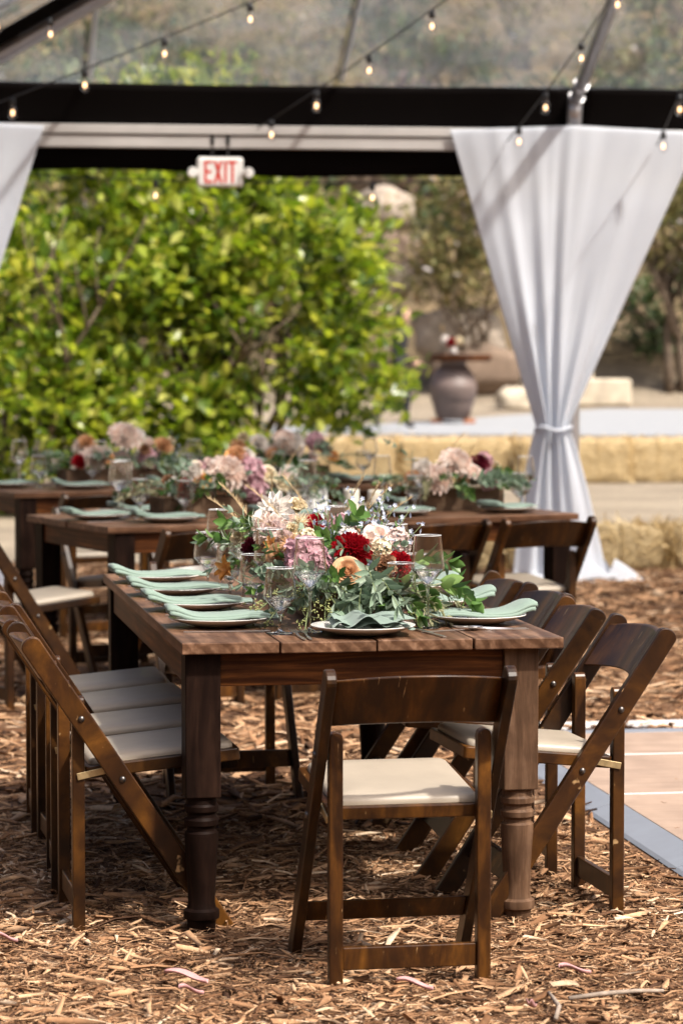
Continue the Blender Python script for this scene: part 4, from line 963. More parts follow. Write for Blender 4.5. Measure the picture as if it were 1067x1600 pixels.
F = {
 'red': ('dahlia', dahlia('petal_red', .050, 7, 17)), 'red_ball': ('dahlia', dahlia('petal_red', .042, 7, 16, el0=-10)),
 'burgundy': ('dahlia', dahlia('petal_burgundy', .036, 6, 14)), 'blush': ('dahlia', dahlia('petal_blush', .068, 7, 18, lenf=1.05)),
 'peach_dahlia': ('dahlia', dahlia('petal_peach', .045, 6, 15)), 'white': ('dahlia', dahlia('petal_white', .056, 3, 12, 'petal_yellow', el0=22, lenf=1.0)),
 'white_full': ('dahlia', dahlia('petal_white', .045, 6, 15)),
 'rose': ('rose', rose('petal_peach', .033)), 'rose_blush': ('rose', rose('petal_blush', .034)), 'rose_orange': ('rose', rose('petal_orange', .030)), 'rose_white': ('rose', rose('petal_cream', .032)),
 'mauve': ('hydrangea', cluster('petal_mauve', .046, 44, .021)), 'mauve_small': ('hydrangea', cluster('petal_mauve', .034, 40, .014)), 'dusty_cluster': ('hydrangea', cluster('petal_dusty', .032, 60, .008)), 'pale_cluster': ('hydrangea', cluster('petal_cream', .026, 36, .010)), 'white_cluster': ('hydrangea', cluster('petal_white', .03, 40, .011)),
 'dusty': ('ruffled_bloom', ruffle('petal_dusty', .036)), 'brown': ('ruffled_bloom', ruffle('petal_brown', .034)), 'cream_ruffle': ('ruffled_bloom', ruffle('petal_cream', .036)), 'pink_ruffle': ('ruffled_bloom', ruffle('petal_blush', .03)),
 'spider': ('spider_bloom', spiky('petal_cream', .048)), 'peach_spider': ('spider_bloom', spiky('petal_peach', .040, 90)), 'lily': ('small_lily', lily('petal_orange')),
}
for k in range(3):
    for kind in ('eucalyptus', 'ruscus', 'olive', 'willow', 'broad', 'silver'): F['%s%d' % (kind, k)] = ('leaf_sprig', sprig(kind, k * 7 + len(kind)))
    F['seed%d' % k] = ('seeded_sprig', seeded(k + 40)); F['delph%d' % k] = ('delphinium', delphinium(k + 60)); F['plume%d' % k] = ('grass_plume', plume(k + 80)); F['bunny%d' % k] = ('bunny_tail', bunny(k + 90)); F['berry%d' % k] = ('berry_sprig', berries(k))
def bl(root, kind, x, y, z, d, s=1.0, roll=None):
    name, me = F[kind]; o = obj(name, me, root); o.matrix_basis = Matrix.Translation((x, y, z)) @ aim(d, 0.0 if ('sprig' in name or name in ('grass_plume', 'delphinium')) and roll is None else (random.uniform(0, 6) if roll is None else roll)) @ Matrix.Scale(s, 4); return o

def trough(root, lx, ly, h, mat):
    tr = MB(); tr.box(-lx, lx, -ly, -ly + .012, 0, h); tr.box(-lx, lx, ly - .012, ly, 0, h); tr.box(-lx, -lx + .012, -ly + .012, ly - .012, 0, h); tr.box(lx - .012, lx, -ly + .012, ly - .012, 0, h); tr.box(-lx + .012, lx - .012, -ly + .012, ly - .012, 0, .01)
    o = obj('trough', tr.mesh('trough', mat), root, bevel=.002)
    s = MB(); s.box(-lx + .0125, lx - .0125, -ly + .0125, ly - .0125, .011, h - .008); obj('moss_filling', s.mesh('moss_filling', 'dark_leaf'), root)

# centrepiece of the front table (table axes: x across, y along); placed round its own trough
fa = thing('flower_arrangement', 'long low arrangement with red dahlias, a peach rose and eucalyptus on the front table', 'flowers', group='table flower arrangements')
fa.matrix_world = T1 @ Matrix.Translation((0.5, 0.92, TZ))
CX, CY = 0.5, 0.92
trough(fa, 0.085, 0.50, 0.085, 'rustic_box_wood')
def A(kind, u, v_, z, d, s=1.0, roll=None): return bl(fa, kind, u - CX, v_ - CY, z - TZ, d, s, roll)
CAM = (-0.05, -1.0, 0.35)
A('red', .515, .455, .955, (0.0, -1, .55), 1.02); A('red_ball', .645, .475, .915, (.35, -1, .4), .95)
A('rose', .492, .395, .903, (-.1, -1, .55), 1.0); A('brown', .600, .415, .918, (.1, -1, .5), 1.0); A('brown', .585, .44, .895, (-.1, -1, .3), .8)
A('mauve', .398, .52, .945, (-.35, -1, .5), 1.0); A('mauve', .385, .47, .90, (-.4, -1, .1), .85); A('mauve_small', .43, .46, .925, (-.1, -1, .4), .9)
A('dusty', .347, .79, .988, (-.4, -.8, .8), 1.1); A('dusty', .365, .72, .975, (-.2, -1, .6), .9); A('lily', .336, .70, .955, (-.6, -.8, .5), .8); A('rose', .35, .66, .93, (-.6, -.9, .3), .9)
A('peach_spider', .372, .60, .962, (-.3, -1, .5), 1.0); A('white', .393, 1.04, 1.030, (-.2, -.9, .55), 1.0); A('cream_ruffle', .412, .85, .99, (-.1, -1, .6), .7); A('spider', .445, .90, 1.01, (0, -.8, .9), .7); A('blush', .36, .92, .985, (-.3, -.9, .5), .7)
A('dusty_cluster', .668, .60, .972, (.4, -.8, .8), 1.15); A('pale_cluster', .60, .48, .958, (.2, -1, .6), 1.0); A('pink_ruffle', .578, .54, .980, (.1, -1, .7), .9); A('rose_blush', .61, .60, .985, (.1, -.8, 1), .9)
A('lily', .274, 1.13, .858, (-.9, -.6, .2), 1.2); A('burgundy', .325, .99, .925, (-.6, -.8, .4), 1.0); A('cream_ruffle', .30, 1.08, .95, (-.6, -.7, .6), 1.0); A('white_cluster', .36, 1.2, .98, (-.4, -.6, .8), 1.1)
A('cream_ruffle', .47, 1.15, 1.03, (0, -.6, .9), 1.1); A('pale_cluster', .42, .62, .985, (-.1, -.8, .8), .9); A('white_cluster', .53, .60, .985, (0, -.7, .9), .9); A('brown', .545, .62, .99, (0, -.7, 1), .8); A('blush', .45, 1.36, .985, (-.2, -.7, .9), .85); A('rose_blush', .38, 1.42, .95, (-.5, -.6, .8), 1); A('red', .55, 1.3, .97, (.2, -.6, .9), .8); A('mauve', .60, 1.1, .97, (.4, -.6, .9), .9); A('peach_dahlia', .65, .9, .94, (.6, -.5, .7), .9)
for k in range(3): A('bunny%d' % k, .545 + .012 * k, .50 + .02 * k, .835 + .01 * k, (.1 * (k - 1), -.6, .5), .95)
for k, (u, v_, z, d, s) in enumerate(((.49, .69, .91, (-.05, -.2, 1), 1.0), (.475, .66, .93, (-.2, -.3, 1), .9), (.565, .74, .90, (.1, -.1, 1), 1.0), (.60, .70, .90, (.35, -.2, 1), 1.0), (.635, .70, .91, (.5, -.1, 1), .95), (.51, .62, .88, (.0, -.5, 1), .9), (.59, .58, .86, (.1, -.6, .9), .9), (.55, .70, .93, (.0, -.1, 1), 1.0), (.61, .75, .93, (.25, 0, 1), 1.0), (.58, .66, .92, (.2, -.3, 1), 1.0), (.64, .62, .90, (.5, -.4, .8), .9))): A('delph%d' % (k % 3), u, v_, z, d, s * 1.12)
for k, (u, v_, z, d, s) in enumerate(((.52, .80, .90, (.1, -.1, 1), 1.0), (.56, .86, .90, (.3, 0, 1), .95), (.57, .80, .92, (.15, -.2, 1), .9), (.50, .9, .92, (-.15, 0, 1), .9), (.45, .95, .92, (-.4, 0, 1), .9), (.60, .9, .9, (.5, 0, 1), .9), (.42, 1.4, .88, (-.3, .1, 1), .95), (.40, 1.3, .88, (-.5, 0, 1), .9), (.46, 1.5, .9, (0, .2, 1), .9), (.41, .82, .93, (-.6, -.4, .9), .7), (.54, .45, .85, (.2, -.7, .6), .5))): A('plume%d' % (k % 3), u, v_, z, d, s)
for k, (u, v_, z, d, s) in enumerate(((.495, .68, .92, (.05, -.1, 1), 1.05), (.50, .66, .90, (-.2, -.3, 1), .9), (.50, .72, .93, (.2, .1, 1), .9), (.36, 1.08, .93, (-.5, -.2, .9), 1.0), (.33, 1.2, .90, (-.7, 0, .8), .9), (.70, .42, .86, (.8, -.4, .25), 1.0), (.71, .45, .88, (.9, -.2, .1), 1.0), (.56, .46, .87, (.1, -1, .1), .9), (.50, .44, .86, (-.2, -1, .2), .9), (.62, .47, .88, (.6, -.8, .2), 1.0), (.66, .55, .90, (.8, -.3, .6), 1.0))): A('broad%d' % (k % 3), u, v_, z, d, s)
rg = random.Random(5)
for k in range(46):     # leafy skirt all round the trough
    an = rg.uniform(0, 2 * PI); eu = math.cos(an); ev = math.sin(an); u = .5 + .075 * eu; v_ = .92 + .50 * (abs(ev) ** .35) * (1 if ev > 0 else -1)
    kind = rg.choice(['eucalyptus', 'willow', 'willow', 'ruscus', 'silver', 'eucalyptus', 'ruscus', 'willow'])
    A('%s%d' % (kind, rg.randrange(3)), u, v_, .825 + rg.uniform(0, .06), (eu * (1.2 if eu > 0 else .7), ev * .55 - .15, rg.uniform(-.1, .5) + (0 if eu > 0 else .25)), rg.uniform(.9, 1.25) * (1 if eu > 0 else .72))
for k in range(16):     # thick front
    A('%s%d' % (rg.choice(['willow', 'ruscus', 'eucalyptus', 'silver', 'willow']), k % 3), .5 + rg.uniform(-.11, .11), .44 + rg.uniform(-.02, .04), .83 + rg.uniform(-.01, .06), (rg.uniform(-.8, .8), -1, rg.uniform(-.2, .45)), rg.uniform(.85, 1.2))
for k, (u, v_, z, d) in enumerate(((.38, .44, .86, (-.7, -.6, -.2)), (.36, .50, .85, (-.9, -.4, -.2)), (.40, .41, .85, (-.3, -1, -.25)), (.42, .46, .87, (-.5, -.9, .2)), (.44, .42, .84, (-.2, -1, -.1)), (.62, .45, .85, (.3, -1, -.15)))): A('seed%d' % (k % 3), u, v_, z, d, 1.1)
for k, (u, v_, z, d) in enumerate(((.62, .44, .86, (.8, -.75, .05)), (.64, .45, .85, (1, -.5, 0)), (.63, .43, .84, (.6, -1, -.05)), (.66, .48, .87, (1, -.65, .1)), (.65, .42, .84, (.9, -.6, -.08)))): A('olive%d' % (k % 3), u, v_, z, d, .85)
for k in range(26):     # green fill between the blooms
    A('%s%d' % (rg.choice(['ruscus', 'eucalyptus', 'willow', 'silver']), k % 3), .5 + rg.uniform(-.12, .12), rg.uniform(.46, 1.45), rg.uniform(.84, .90), (rg.uniform(-.7, .7), rg.uniform(-.7, .2), 1), rg.uniform(.55, .85))
for k, (u, v_, z) in enumerate(((.515, .60, .88), (.50, .58, .87), (.47, .70, .9))): A('berry%d' % k, u, v_, z, (-.1, -.4, 1), 1.0)

def arrangement(M, u, v_, lx, label, blooms, seed, n_leaf, h=.09, box=None, along=0.0):
    r_ = random.Random(seed); root = thing('flower_arrangement', label, 'flowers', group='table flower arrangements')
    root.matrix_world = M @ Matrix.Translation((u, v_, TZ)) @ Matrix.Rotation(along, 4, 'Z')
    trough(root, lx, .085, h, box or 'rustic_box_wood')
    for kind, x, y, z, d, s in blooms: bl(root, kind, x, y - .015, z * 1.12, (d[0], d[1], d[2] + .35), s * 1.08)
    for k in range(9): bl(root, r_.choice(['white_cluster', 'blush', 'rose_white', 'dusty', 'pink_ruffle', 'white_full', 'pale_cluster', 'mauve_small']), r_.uniform(-lx, lx), r_.uniform(-.08, .05), h + r_.uniform(.03, .13), (r_.uniform(-.4, .4), -1, r_.uniform(.3, .9)), r_.uniform(.7, 1.0))
    for k in range(6): bl(root, '%s%d' % (r_.choice(['willow', 'broad', 'eucalyptus', 'silver']), r_.randrange(3)), r_.uniform(-lx, lx), r_.uniform(-.09, .02), h + .01, (r_.uniform(-.6, .6), -.8, r_.uniform(.3, 1.2)), r_.uniform(.9, 1.2))
    for k in range(n_leaf):
        x = r_.uniform(-lx - .05, lx + .05); y = r_.uniform(-.09, .09); kind = r_.choice(['eucalyptus', 'ruscus', 'willow', 'silver', 'ruscus', 'olive'])
        bl(root, '%s%d' % (kind, r_.randrange(3)), x, y, h + r_.uniform(-.02, .04), (x / lx * .8 + r_.uniform(-.3, .3), y * 9 + r_.uniform(-.4, .2), r_.uniform(.1, 1.0)), r_.uniform(.6, .95))
    for k in range(8): bl(root, '%s%d' % (r_.choice(['plume', 'delph', 'plume']), r_.randrange(3)), r_.uniform(-lx, lx) * .9, r_.uniform(-.06, .06), h, (r_.uniform(-.5, .5), r_.uniform(-.4, .3), 1), r_.uniform(.8, 1.1))
    return root
D = (0.0, -1, .55)
arrangement(T2, .78, .52, .34, 'loose arrangement with a big blush dahlia and one red dahlia on the middle table', [
    ('blush', -.045, -.07, .165, (-.1, -1, .45), 1.15), ('red_ball', -.25, -.085, .115, (-.2, -1, .5), 1.1), ('white_full', -.21, -.06, .175, (-.1, -1, .6), .95), ('mauve', .08, -.06, .175, (.1, -1, .5), 1.1), ('mauve', .10, -.07, .10, (.1, -1, .2), 1.0), ('mauve_small', .05, -.03, .22, D, 1.0),
    ('peach_dahlia', .03, -.02, .235, (0, -.9, .7), 1.0), ('rose_orange', .01, -.03, .225, D, 1.1), ('rose_white', .16, -.06, .16, (.2, -1, .5), 1.1), ('rose_white', .22, -.08, .12, (.3, -1, .4), 1.0), ('rose_orange', -.17, -.09, .14, (-.1, -1, .5), 1.0), ('white_full', .09, .02, .23, D, .9), ('dusty', -.10, -.02, .20, D, 1.0), ('pink_ruffle', .26, -.02, .15, D, 1.1), ('brown', -.30, -.02, .14, D, 1.0), ('cream_ruffle', .30, -.04, .12, D, 1.1)], 3, 42)
arrangement(T2, 1.93, .50, .21, 'wooden trough of blush dahlias with dark red blooms on the middle table', [
    ('blush', -.16, -.08, .125, (-.2, -1, .4), 1.0), ('blush', -.045, -.06, .185, (0, -1, .5), 1.05), ('white_full', -.19, -.02, .165, (-.3, -.9, .5), 1.0), ('burgundy', .085, -.05, .185, (.1, -1, .5), 1.15), ('red_ball', .10, -.03, .16, (.1, -1, .5), .8), ('mauve_small', .12, -.08, .125, (.2, -1, .4), 1.2), ('mauve_small', .13, -.02, .20, (.2, -1, .6), 1.0), ('brown', -.03, -.10, .13, (0, -1, .3), 1.1), ('cream_ruffle', .18, -.02, .17, (.3, -.9, .6), 1.0), ('peach_dahlia', -.25, -.04, .13, (-.4, -.9, .5), .9), ('rose_blush', .03, -.09, .15, D, 1.0)], 4, 34, .10)
arrangement(T3, .80, .52, .34, 'peach and blush arrangement at the shrub end of the back table', [
    ('blush', .0, -.05, .225, (0, -1, .5), 1.2), ('white_full', .08, -.02, .235, D, 1.0), ('blush', -.19, -.08, .13, (-.1, -1, .4), 1.0), ('red', -.27, -.08, .115, (-.3, -1, .5), .85), ('peach_dahlia', .22, -.06, .185, (.2, -1, .5), 1.1), ('peach_dahlia', -.21, -.02, .205, D, 1.0), ('brown', .10, -.09, .17, D, 1.1), ('pink_ruffle', .15, -.03, .20, D, 1.1), ('rose_orange', -.12, -.09, .13, D, 1.0), ('mauve', .13, -.08, .125, (.1, -1, .3), .9), ('cream_ruffle', .28, -.02, .20, D, 1.0)], 6, 40)
arrangement(T3, 1.72, .52, .32, 'white and dark red arrangement at the curtain end of the back table', [
    ('white_full', .10, -.05, .19, (0, -1, .5), 1.2), ('blush', .05, -.04, .20, D, .9), ('white_full', -.12, -.05, .19, D, 1.1), ('burgundy', .27, -.05, .165, (.2, -1, .5), 1.2), ('mauve', .24, -.03, .20, D, .9), ('peach_dahlia', -.04, -.09, .13, D, 1.0), ('peach_dahlia', -.24, -.04, .17, D, 1.0), ('rose_orange', .34, -.05, .12, D, 1.0), ('cream_ruffle', -.2, -.02, .22, D, 1.0), ('dusty', .2, -.08, .12, D, 1.0)], 8, 40)

# ------------------------------------------------------------------ straw bales
def bale(x, y, z, rz, lx, ly, lz, label, seed, n=900):
    rr = np.random.default_rng(seed); root = thing('straw_bale', label, 'straw bale', (x, y, z), rz, 'straw bales edging the site')
    mb = MB(); nx_, ny_, nz_ = 22, 10, 9
    def side(fn, a_, b_): mb.grid(fn, a_, b_)
    def rough(p):
        q = Vector(p); e = Vector((q.x / lx * 2, q.y / ly * 2, (q.z - lz / 2) / lz * 2)); k = (abs(e.x) ** 8 + abs(e.y) ** 8 + abs(e.z) ** 8) ** (1 / 8)
        q = Vector((q.x / max(k, .001), q.y / max(k, .001), (q.z - lz / 2) / max(k, .001) + lz / 2))
        nn = noise.noise_vector(Vector((q.x * 9 + seed, q.y * 9, q.z * 9))) * .016; return tuple(q + nn)
    for s in (-1, 1):
        side(lambda a_, b_: rough((lx * (a_ - .5), s * ly / 2, lz * b_)), nx_, nz_); side(lambda a_, b_: rough((s * lx / 2, ly * (a_ - .5), lz * b_)), ny_, nz_); side(lambda a_, b_: rough((lx * (a_ - .5), ly * (b_ - .5), lz * (s + 1) / 2)), nx_, ny_)
    obj('packed_straw', mb.mesh('packed_straw', 'straw_packed', True), root)
    face = rr.integers(0, 3, n); P = (rr.random((n, 3)) - .5) * [lx, ly, lz]; Dv = rr.normal(0, 1, (n, 3)); sg_ = rr.choice([-1, 1], n)
    for i in range(n):
        ax = (1, 2, 0)[face[i]] if rr.random() < .8 else 0
        P[i, ax] = sg_[i] * (lx, ly, lz)[ax] / 2 * 1.005; Dv[i, ax] *= .55
    if True: P[:, 2] = np.abs(P[:, 2] + lz / 2) 
    Dv /= np.linalg.norm(Dv, axis=1, keepdims=True); L = rr.uniform(.05, .22, n)
    sd = np.cross(Dv, rr.normal(0, 1, (n, 3))); sd /= np.linalg.norm(sd, axis=1, keepdims=True); sd *= .0035
    Vv = np.stack([P - sd - Dv * L[:, None] / 2, P + sd - Dv * L[:, None] / 2, P + sd + Dv * L[:, None] / 2, P - sd + Dv * L[:, None] / 2], 1)
    o = obj('loose_straw', bulk('loose_straw', Vv, None, [(0, 1, 2, 3)], 'straw'), root); o['kind'] = 'stuff'
    for q in (-.22, .22):
        mb = MB(); e = .004; mb.tube([(q * lx, -ly / 2 - e, .02), (q * lx, -ly / 2 - e, lz + e), (q * lx, ly / 2 + e, lz + e), (q * lx, ly / 2 + e, .02)], .004, 6); obj('twine', mb.mesh('twine', 'twine'), root)
m, t, b = new_mat("straw_packed"); v = coords(t, (1, 1, 6)); n_ = nz(t, v, 22, 6, .7)
t.links.new(ramp(t, n_, [(.3, (.22, .155, .065)), (.5, (.40, .295, .15)), (.7, (.54, .425, .25))]), b.inputs['Base Color']); b.inputs['Roughness'].default_value = .85; bump(t, b, n_, .8, .02)
for k, x in enumerate((0.45, 1.62, 2.78, 3.9)):
    bale(x, 19.75 + .174 * (x - 2), 0.0, .174 + (.02, -.03, .01, .03)[k], 1.14, .45, .30, '%s straw bale from the shrub in the row along the tent edge' % ORD[k], 20 + k)
for k, x in enumerate((-1.35, -.02, 1.28, 2.60, 3.82, 5.1)):
    bale(x, 32.5 + (.1, .0, .05, -.08, .06, .1)[k], gz(x, 32.5) - .01, (.02, -.03, .02, -.02, .04, 0)[k], 1.27, .48, .50, '%s straw bale from the shrub in the far row before the gravel path' % ['first', 'second', 'third', 'fourth', 'fifth', 'last'][k], 40 + k)

# ------------------------------------------------------------------ shrubs, bushes, trees
def limb(mb, p, d, L, r, depth, rr, tips):
    pts = [Vector(p)]; d = Vector(d).normalized(); n = 5
    for k in range(n):
        d = (d + Vector((rr.uniform(-1, 1), rr.uniform(-1, 1), rr.uniform(-.3, .6))) * .22).normalized(); pts.append(pts[-1] + d * L / n)
    mb.tube(pts, [r * (1 - .55 * k / n) for k in range(n + 1)], 7); tips.append(pts[-1])
    if depth:
        for k in range(rr.randint(2, 4)):
            q = pts[rr.randint(2, n)]; limb(mb, q, d + Vector((rr.uniform(-1, 1), rr.uniform(-1, 1), rr.uniform(-.2, .8))) * .95, L * rr.uniform(.55, .8), r * .5, depth - 1, rr, tips)
def shrub(name, label, cat, x, y, z, lobes, n_clump, per, leaf, mat, seed, group, trunk_r=.05, trunk_h=1.0, width=1.0, spread=.13, stems=3, shell=.55):
    """lobes: (dx, dy, dz, rx, ry, rz) ellipsoids that the leaf clumps fill unevenly"""
    rr = random.Random(seed); rn = np.random.default_rng(seed)
    root = thing(name, label, cat, (x, y, z), 0, group)
    mb = MB(); tips = []
    for s in range(stems):
        lb = lobes[s % len(lobes)]; limb(mb, (rr.uniform(-.2, .2), rr.uniform(-.1, .1), -.05), (lb[0] * .5 + rr.uniform(-.2, .2), lb[1] * .5, max(.5, lb[2])), trunk_h * rr.uniform(.9, 1.2), trunk_r, 2, rr, tips)
    obj('trunk', mb.mesh('trunk', 'bark', True), root)
    vol = np.array([l[3] * l[4] * l[5] for l in lobes]) ** .8; vol /= vol.sum()
    li = rn.choice(len(lobes), n_clump, p=vol); LB = np.array(lobes)[li]
    dv = rn.normal(0, 1, (n_clump, 3)); dv /= np.linalg.norm(dv, axis=1, keepdims=True)
    rad = shell + (1.02 - shell) * rn.random(n_clump) ** .6
    bump_ = np.array([1 + .42 * noise.noise(Vector(d) * 2.3 + Vector((seed + 3.1 * k, 0, 0))) for d, k in zip(dv, li)])
    c0 = LB[:, :3] + dv * LB[:, 3:] * (rad * bump_)[:, None]
    keep = np.array([noise.noise(Vector(c) * 1.25 + Vector((seed, 2, 5))) + .35 * noise.noise(Vector(c) * 3.5) > -.07 for c in c0]); c0 = c0[keep]; dv = dv[keep]
    n = len(c0)
    ax = dv * .8 + rn.normal(0, .5, (n, 3)) + np.array([0, 0, .35])
    pos = np.repeat(c0, per, 0) + rn.normal(0, spread, (n * per, 3)) * [1, 1, .8]
    dirs = np.repeat(ax, per, 0) + rn.normal(0, .75, (n * per, 3))
    size = leaf * rn.uniform(.5, 1.35, n * per)
    ok = pos[:, 2] > .03
    f_ = obj('crown', leaf_cloud('crown', pos[ok], dirs[ok], size[ok], mat, width), root); f_['kind'] = 'stuff'
    return root
G = 'green shrubs behind the tent'
shrub('green_shrub', 'broad glossy yellow green shrub filling the opening under the exit sign', 'shrub', -1.0, 27.0, 0, [(-.6, 0, 1.5, 1.4, 1.0, 1.5), (.4, .1, 1.95, 1.0, .9, 1.25), (1.15, 0, 1.3, .5, .6, .5), (.30, .2, 2.45, .7, .8, .7), (-.5, .2, 2.7, 1.1, 1.0, 1.2), (-.5, -.2, .7, 1.2, .8, .7), (-.6, .6, 3.3, 1.0, .9, .9)], 2050, 12, .145, 'shrub_leaf', 3, G, .06, 1.5, 1.05, .105, 6, .68)
shrub('green_shrub', 'yellow green shrub with bare twigs showing, beside the corner of the white curtain', 'shrub', -3.3, 26.3, 0, [(-.2, 0, 1.4, 1.5, 1.0, 1.4), (.6, 0, 2.3, 1.2, .9, 1.2), (-.9, .2, 2.6, 1.3, .9, 1.3), (.9, -.1, .8, 1.0, .8, .8)], 1200, 12, .145, 'shrub_leaf', 9, G, .055, 1.5, 1.05, .105, 5, .68)
shrub('dark_shrub', 'dark leafy shrub behind the bright one at its curtain side', 'shrub', -1.35, 33.8, gz(0, 33.8), [(0, 0, 2.8, 1.3, 1.0, 2.0), (-1.6, 0, 3.0, 1.6, 1.0, 2.0), (-3.4, .3, 2.6, 1.6, 1.0, 2.6)], 420, 9, .16, 'dark_leaf', 14, None, .07, 2.2, 1.1, .16, 5)
G2 = 'dry bushes on the hillside'
def hb(label, x, y, dz, lobes, n, leaf, mat, seed, name='hillside_bush', tr=.07, th=1.2, stems=4): return shrub(name, label, 'bush', x, y, gz(x, y) + dz, lobes, n, 8, leaf, mat, seed, G2, tr, th, .8, .18, stems, .4)
hb('olive brown bush beside the tied curtain, above the big boulder', 2.35, 50.5, 0, [(0, 0, 2.9, 1.35, 1.0, 1.4), (-.5, 0, 2.1, 1.0, .8, .8), (.6, 0, 3.6, 1.3, 1.0, 1.0)], 850, .17, 'olive_bush_leaf', 31, 'olive_bush')
hb('olive green tree with low hanging branches past the curtain', 5.9, 50.5, 0, [(0, 0, 3.4, 1.6, 1.2, 1.2), (1.2, 0, 2.8, 1.4, 1.0, .8), (-.7, 0, 3.0, 1.3, .9, .9)], 900, .18, 'olive_bush_leaf', 32, 'olive_tree', .10, 2.4)
hb('dark low bush added as the shade behind the olive tree trunk', 6.6, 53.2, -.2, [(0, 0, .9, 1.9, .9, 1.0), (-1.5, .4, .8, 1.3, .8, .8)], 420, .2, 'dark_leaf', 36, 'shade_bush')  # dark leaves put where only the tree's shade lies
rr = random.Random(77)
spots = [(-11.5, 57), (-13.5, 66), (-15.5, 59), (-12.5, 74), (-8.2, 64), (-5.2, 65.5), (-2.2, 65), (7.2, 65), (4.0, 66), (1.6, 66.5), (-6.5, 73), (-2.4, 74), (2.6, 73.5), (7.4, 73), (-9, 60), (-5.8, 62), (-2.6, 60.5), (.4, 63), (2.8, 60), (5.6, 62), (8.6, 60), (-7.6, 68), (-3.8, 69), (-.4, 70), (6.6, 69), (10, 67), (-10, 76), (-5.5, 78), (1.2, 79), (4.8, 77), (9.2, 78), (-1.5, 56.5), (-4.2, 55.5), (-7, 56)]
where = ['above the shrub', 'seen through the clear roof', 'high on the slope behind the tent']
for k, (x, y) in enumerate(spots):
    mat = 'olive_bush_leaf' if k % 2 else 'dark_leaf'
    if k in (9, 17): mat = 'rusty_bush_leaf'
    s = rr.uniform(.9, 1.35)
    b_ = hb('%s bush on the hillside seen through the clear roof' % {'olive_bush_leaf': 'dry olive', 'dark_leaf': 'dark green', 'rusty_bush_leaf': 'reddish brown'}[mat], x, y, 0, [(0, 0, 1.1 * s, 1.7 * s, 1.2 * s, 1.2 * s), (rr.uniform(-1, 1), 0, 1.7 * s, 1.1 * s, 1.0 * s, 1.0 * s)], 230, .27, mat, 100 + k, th=1.3)
    b_['group'] = {'olive_bush_leaf': 'dry olive bushes high on the hillside', 'dark_leaf': 'dark green bushes high on the hillside', 'rusty_bush_leaf': 'reddish bushes high on the hillside'}[mat]

# ------------------------------------------------------------------ boulders and stones
def boulder(label, x, y, z, rx, ry, rz_, mat, seed, name='boulder'):
    mb = MB(); nu, nv = 28, 16
    def fn(a_, b_):
        an = 2 * PI * a_; el = PI * (b_ - .5); d = Vector((math.cos(el) * math.cos(an), math.cos(el) * math.sin(an), math.sin(el)))
        k = 1 + .28 * noise.noise(d * 1.4 + Vector((seed, 0, 0))) + .10 * noise.noise(d * 4 + Vector((seed, 7, 0)))
        q = Vector((math.copysign(abs(d.x) ** .8, d.x), math.copysign(abs(d.y) ** .8, d.y), math.copysign(abs(d.z) ** .75, d.z)))
        return (q.x * rx * k, q.y * ry * k, q.z * rz_ * k)
    mb.grid(fn, nu, nv); o = obj(name, mb.mesh(name, mat, True)); o.location = (x, y, z); tag(o, label, 'rock', 'rocks on the slope'); return o
boulder('pale rounded boulder high on the slope just under the valance', .78, 53.5, 4.05, .55, .5, .42, 'boulder', 1)
boulder('large brown boulder under the pale one beside the shrub', .80, 52.6, 3.05, .62, .6, .62, 'boulder_brown', 2)
boulder('broad pinkish boulder behind the clay urn', 2.05, 51.0, 1.75, .85, .6, .48, 'boulder', 3)
boulder('brown boulder in shade behind the urn and under the pinkish one', 2.35, 50.4, 1.15, .75, .5, .42, 'boulder_brown', 4)
boulder('small white stone on the slope beside the shrub edge', 1.02, 51.8, 2.72, .19, .2, .25, 'pale_stone', 5)
boulder('low pale rock lying between the urn and the curtain', 2.95, 47.6, gz(2.95, 47.6) + .14, .42, .3, .22, 'pale_stone', 6)
sb = thing('stone_block', 'long cut stone block with a pale top beside the tied curtain', 'stone', (4.30, 48.6, gz(4.3, 48.6)), .08)
mb = MB(); mb.box(-.66, .55, -.25, .25, 0, .46); o = obj('block', mb.mesh('block', 'pale_stone'), sb, bevel=.05, seg=3)
sb2 = thing('stone_block', 'small upright stone behind the long cut block', 'stone', (4.15, 50.2, gz(4.15, 50.2)), -.2)
mb = MB(); mb.box(-.22, .22, -.2, .2, 0, .62); obj('block', mb.mesh('block', 'pale_stone'), sb2, bevel=.07, seg=3)

# ------------------------------------------------------------------ clay urn carrying a wooden top
ux, uy = 1.66, 43.0; uz = gz(ux, uy)
un = thing('clay_urn', 'big brown ribbed clay urn standing on bricks before the boulders', 'urn', (ux, uy, uz))
prof = [(0.20, .06), (.235, .07), (.25, .12), (.262, .125), (.30, .28), (.325, .35), (.332, .355), (.355, .52), (.350, .60), (.345, .605), (.31, .72), (.26, .80), (.255, .805), (.215, .85), (.19, .88), (.205, .92), (.22, .93), (.19, .93), (.17, .88)]
mb = MB(); mb.lathe(prof, 40, caps=False); obj('jar', mb.mesh('jar', 'urn_clay', True), un)
for s in (-1, 1): mb = MB(); mb.box(s * .24 - .09, s * .24 + .09, -.12, .12, 0, .075); obj('brick', mb.mesh('brick', 'terracotta'), un, bevel=.006)
tp = thing('round_table_top', 'round wooden board resting on the clay urn', 'board', (ux + .12, uy, uz + .932))
mb = MB(); mb.lathe([(0, 0), (.44, 0), (.455, .02), (.455, .085), (.44, .10), (0, .10)], 40, caps=False); obj('board', mb.mesh('board', 'table_apron', True), tp, sharp=.6)
bv = thing('bud_vase', 'small white vase with a red flower on the urn board', 'vase', (ux, uy - .1, uz + 1.033))
mb = MB(); mb.lathe([(0, 0), (.045, 0), (.06, .05), (.05, .10), (.03, .12)], 20, caps=False); obj('jar', mb.mesh('jar', 'porcelain', True), bv)
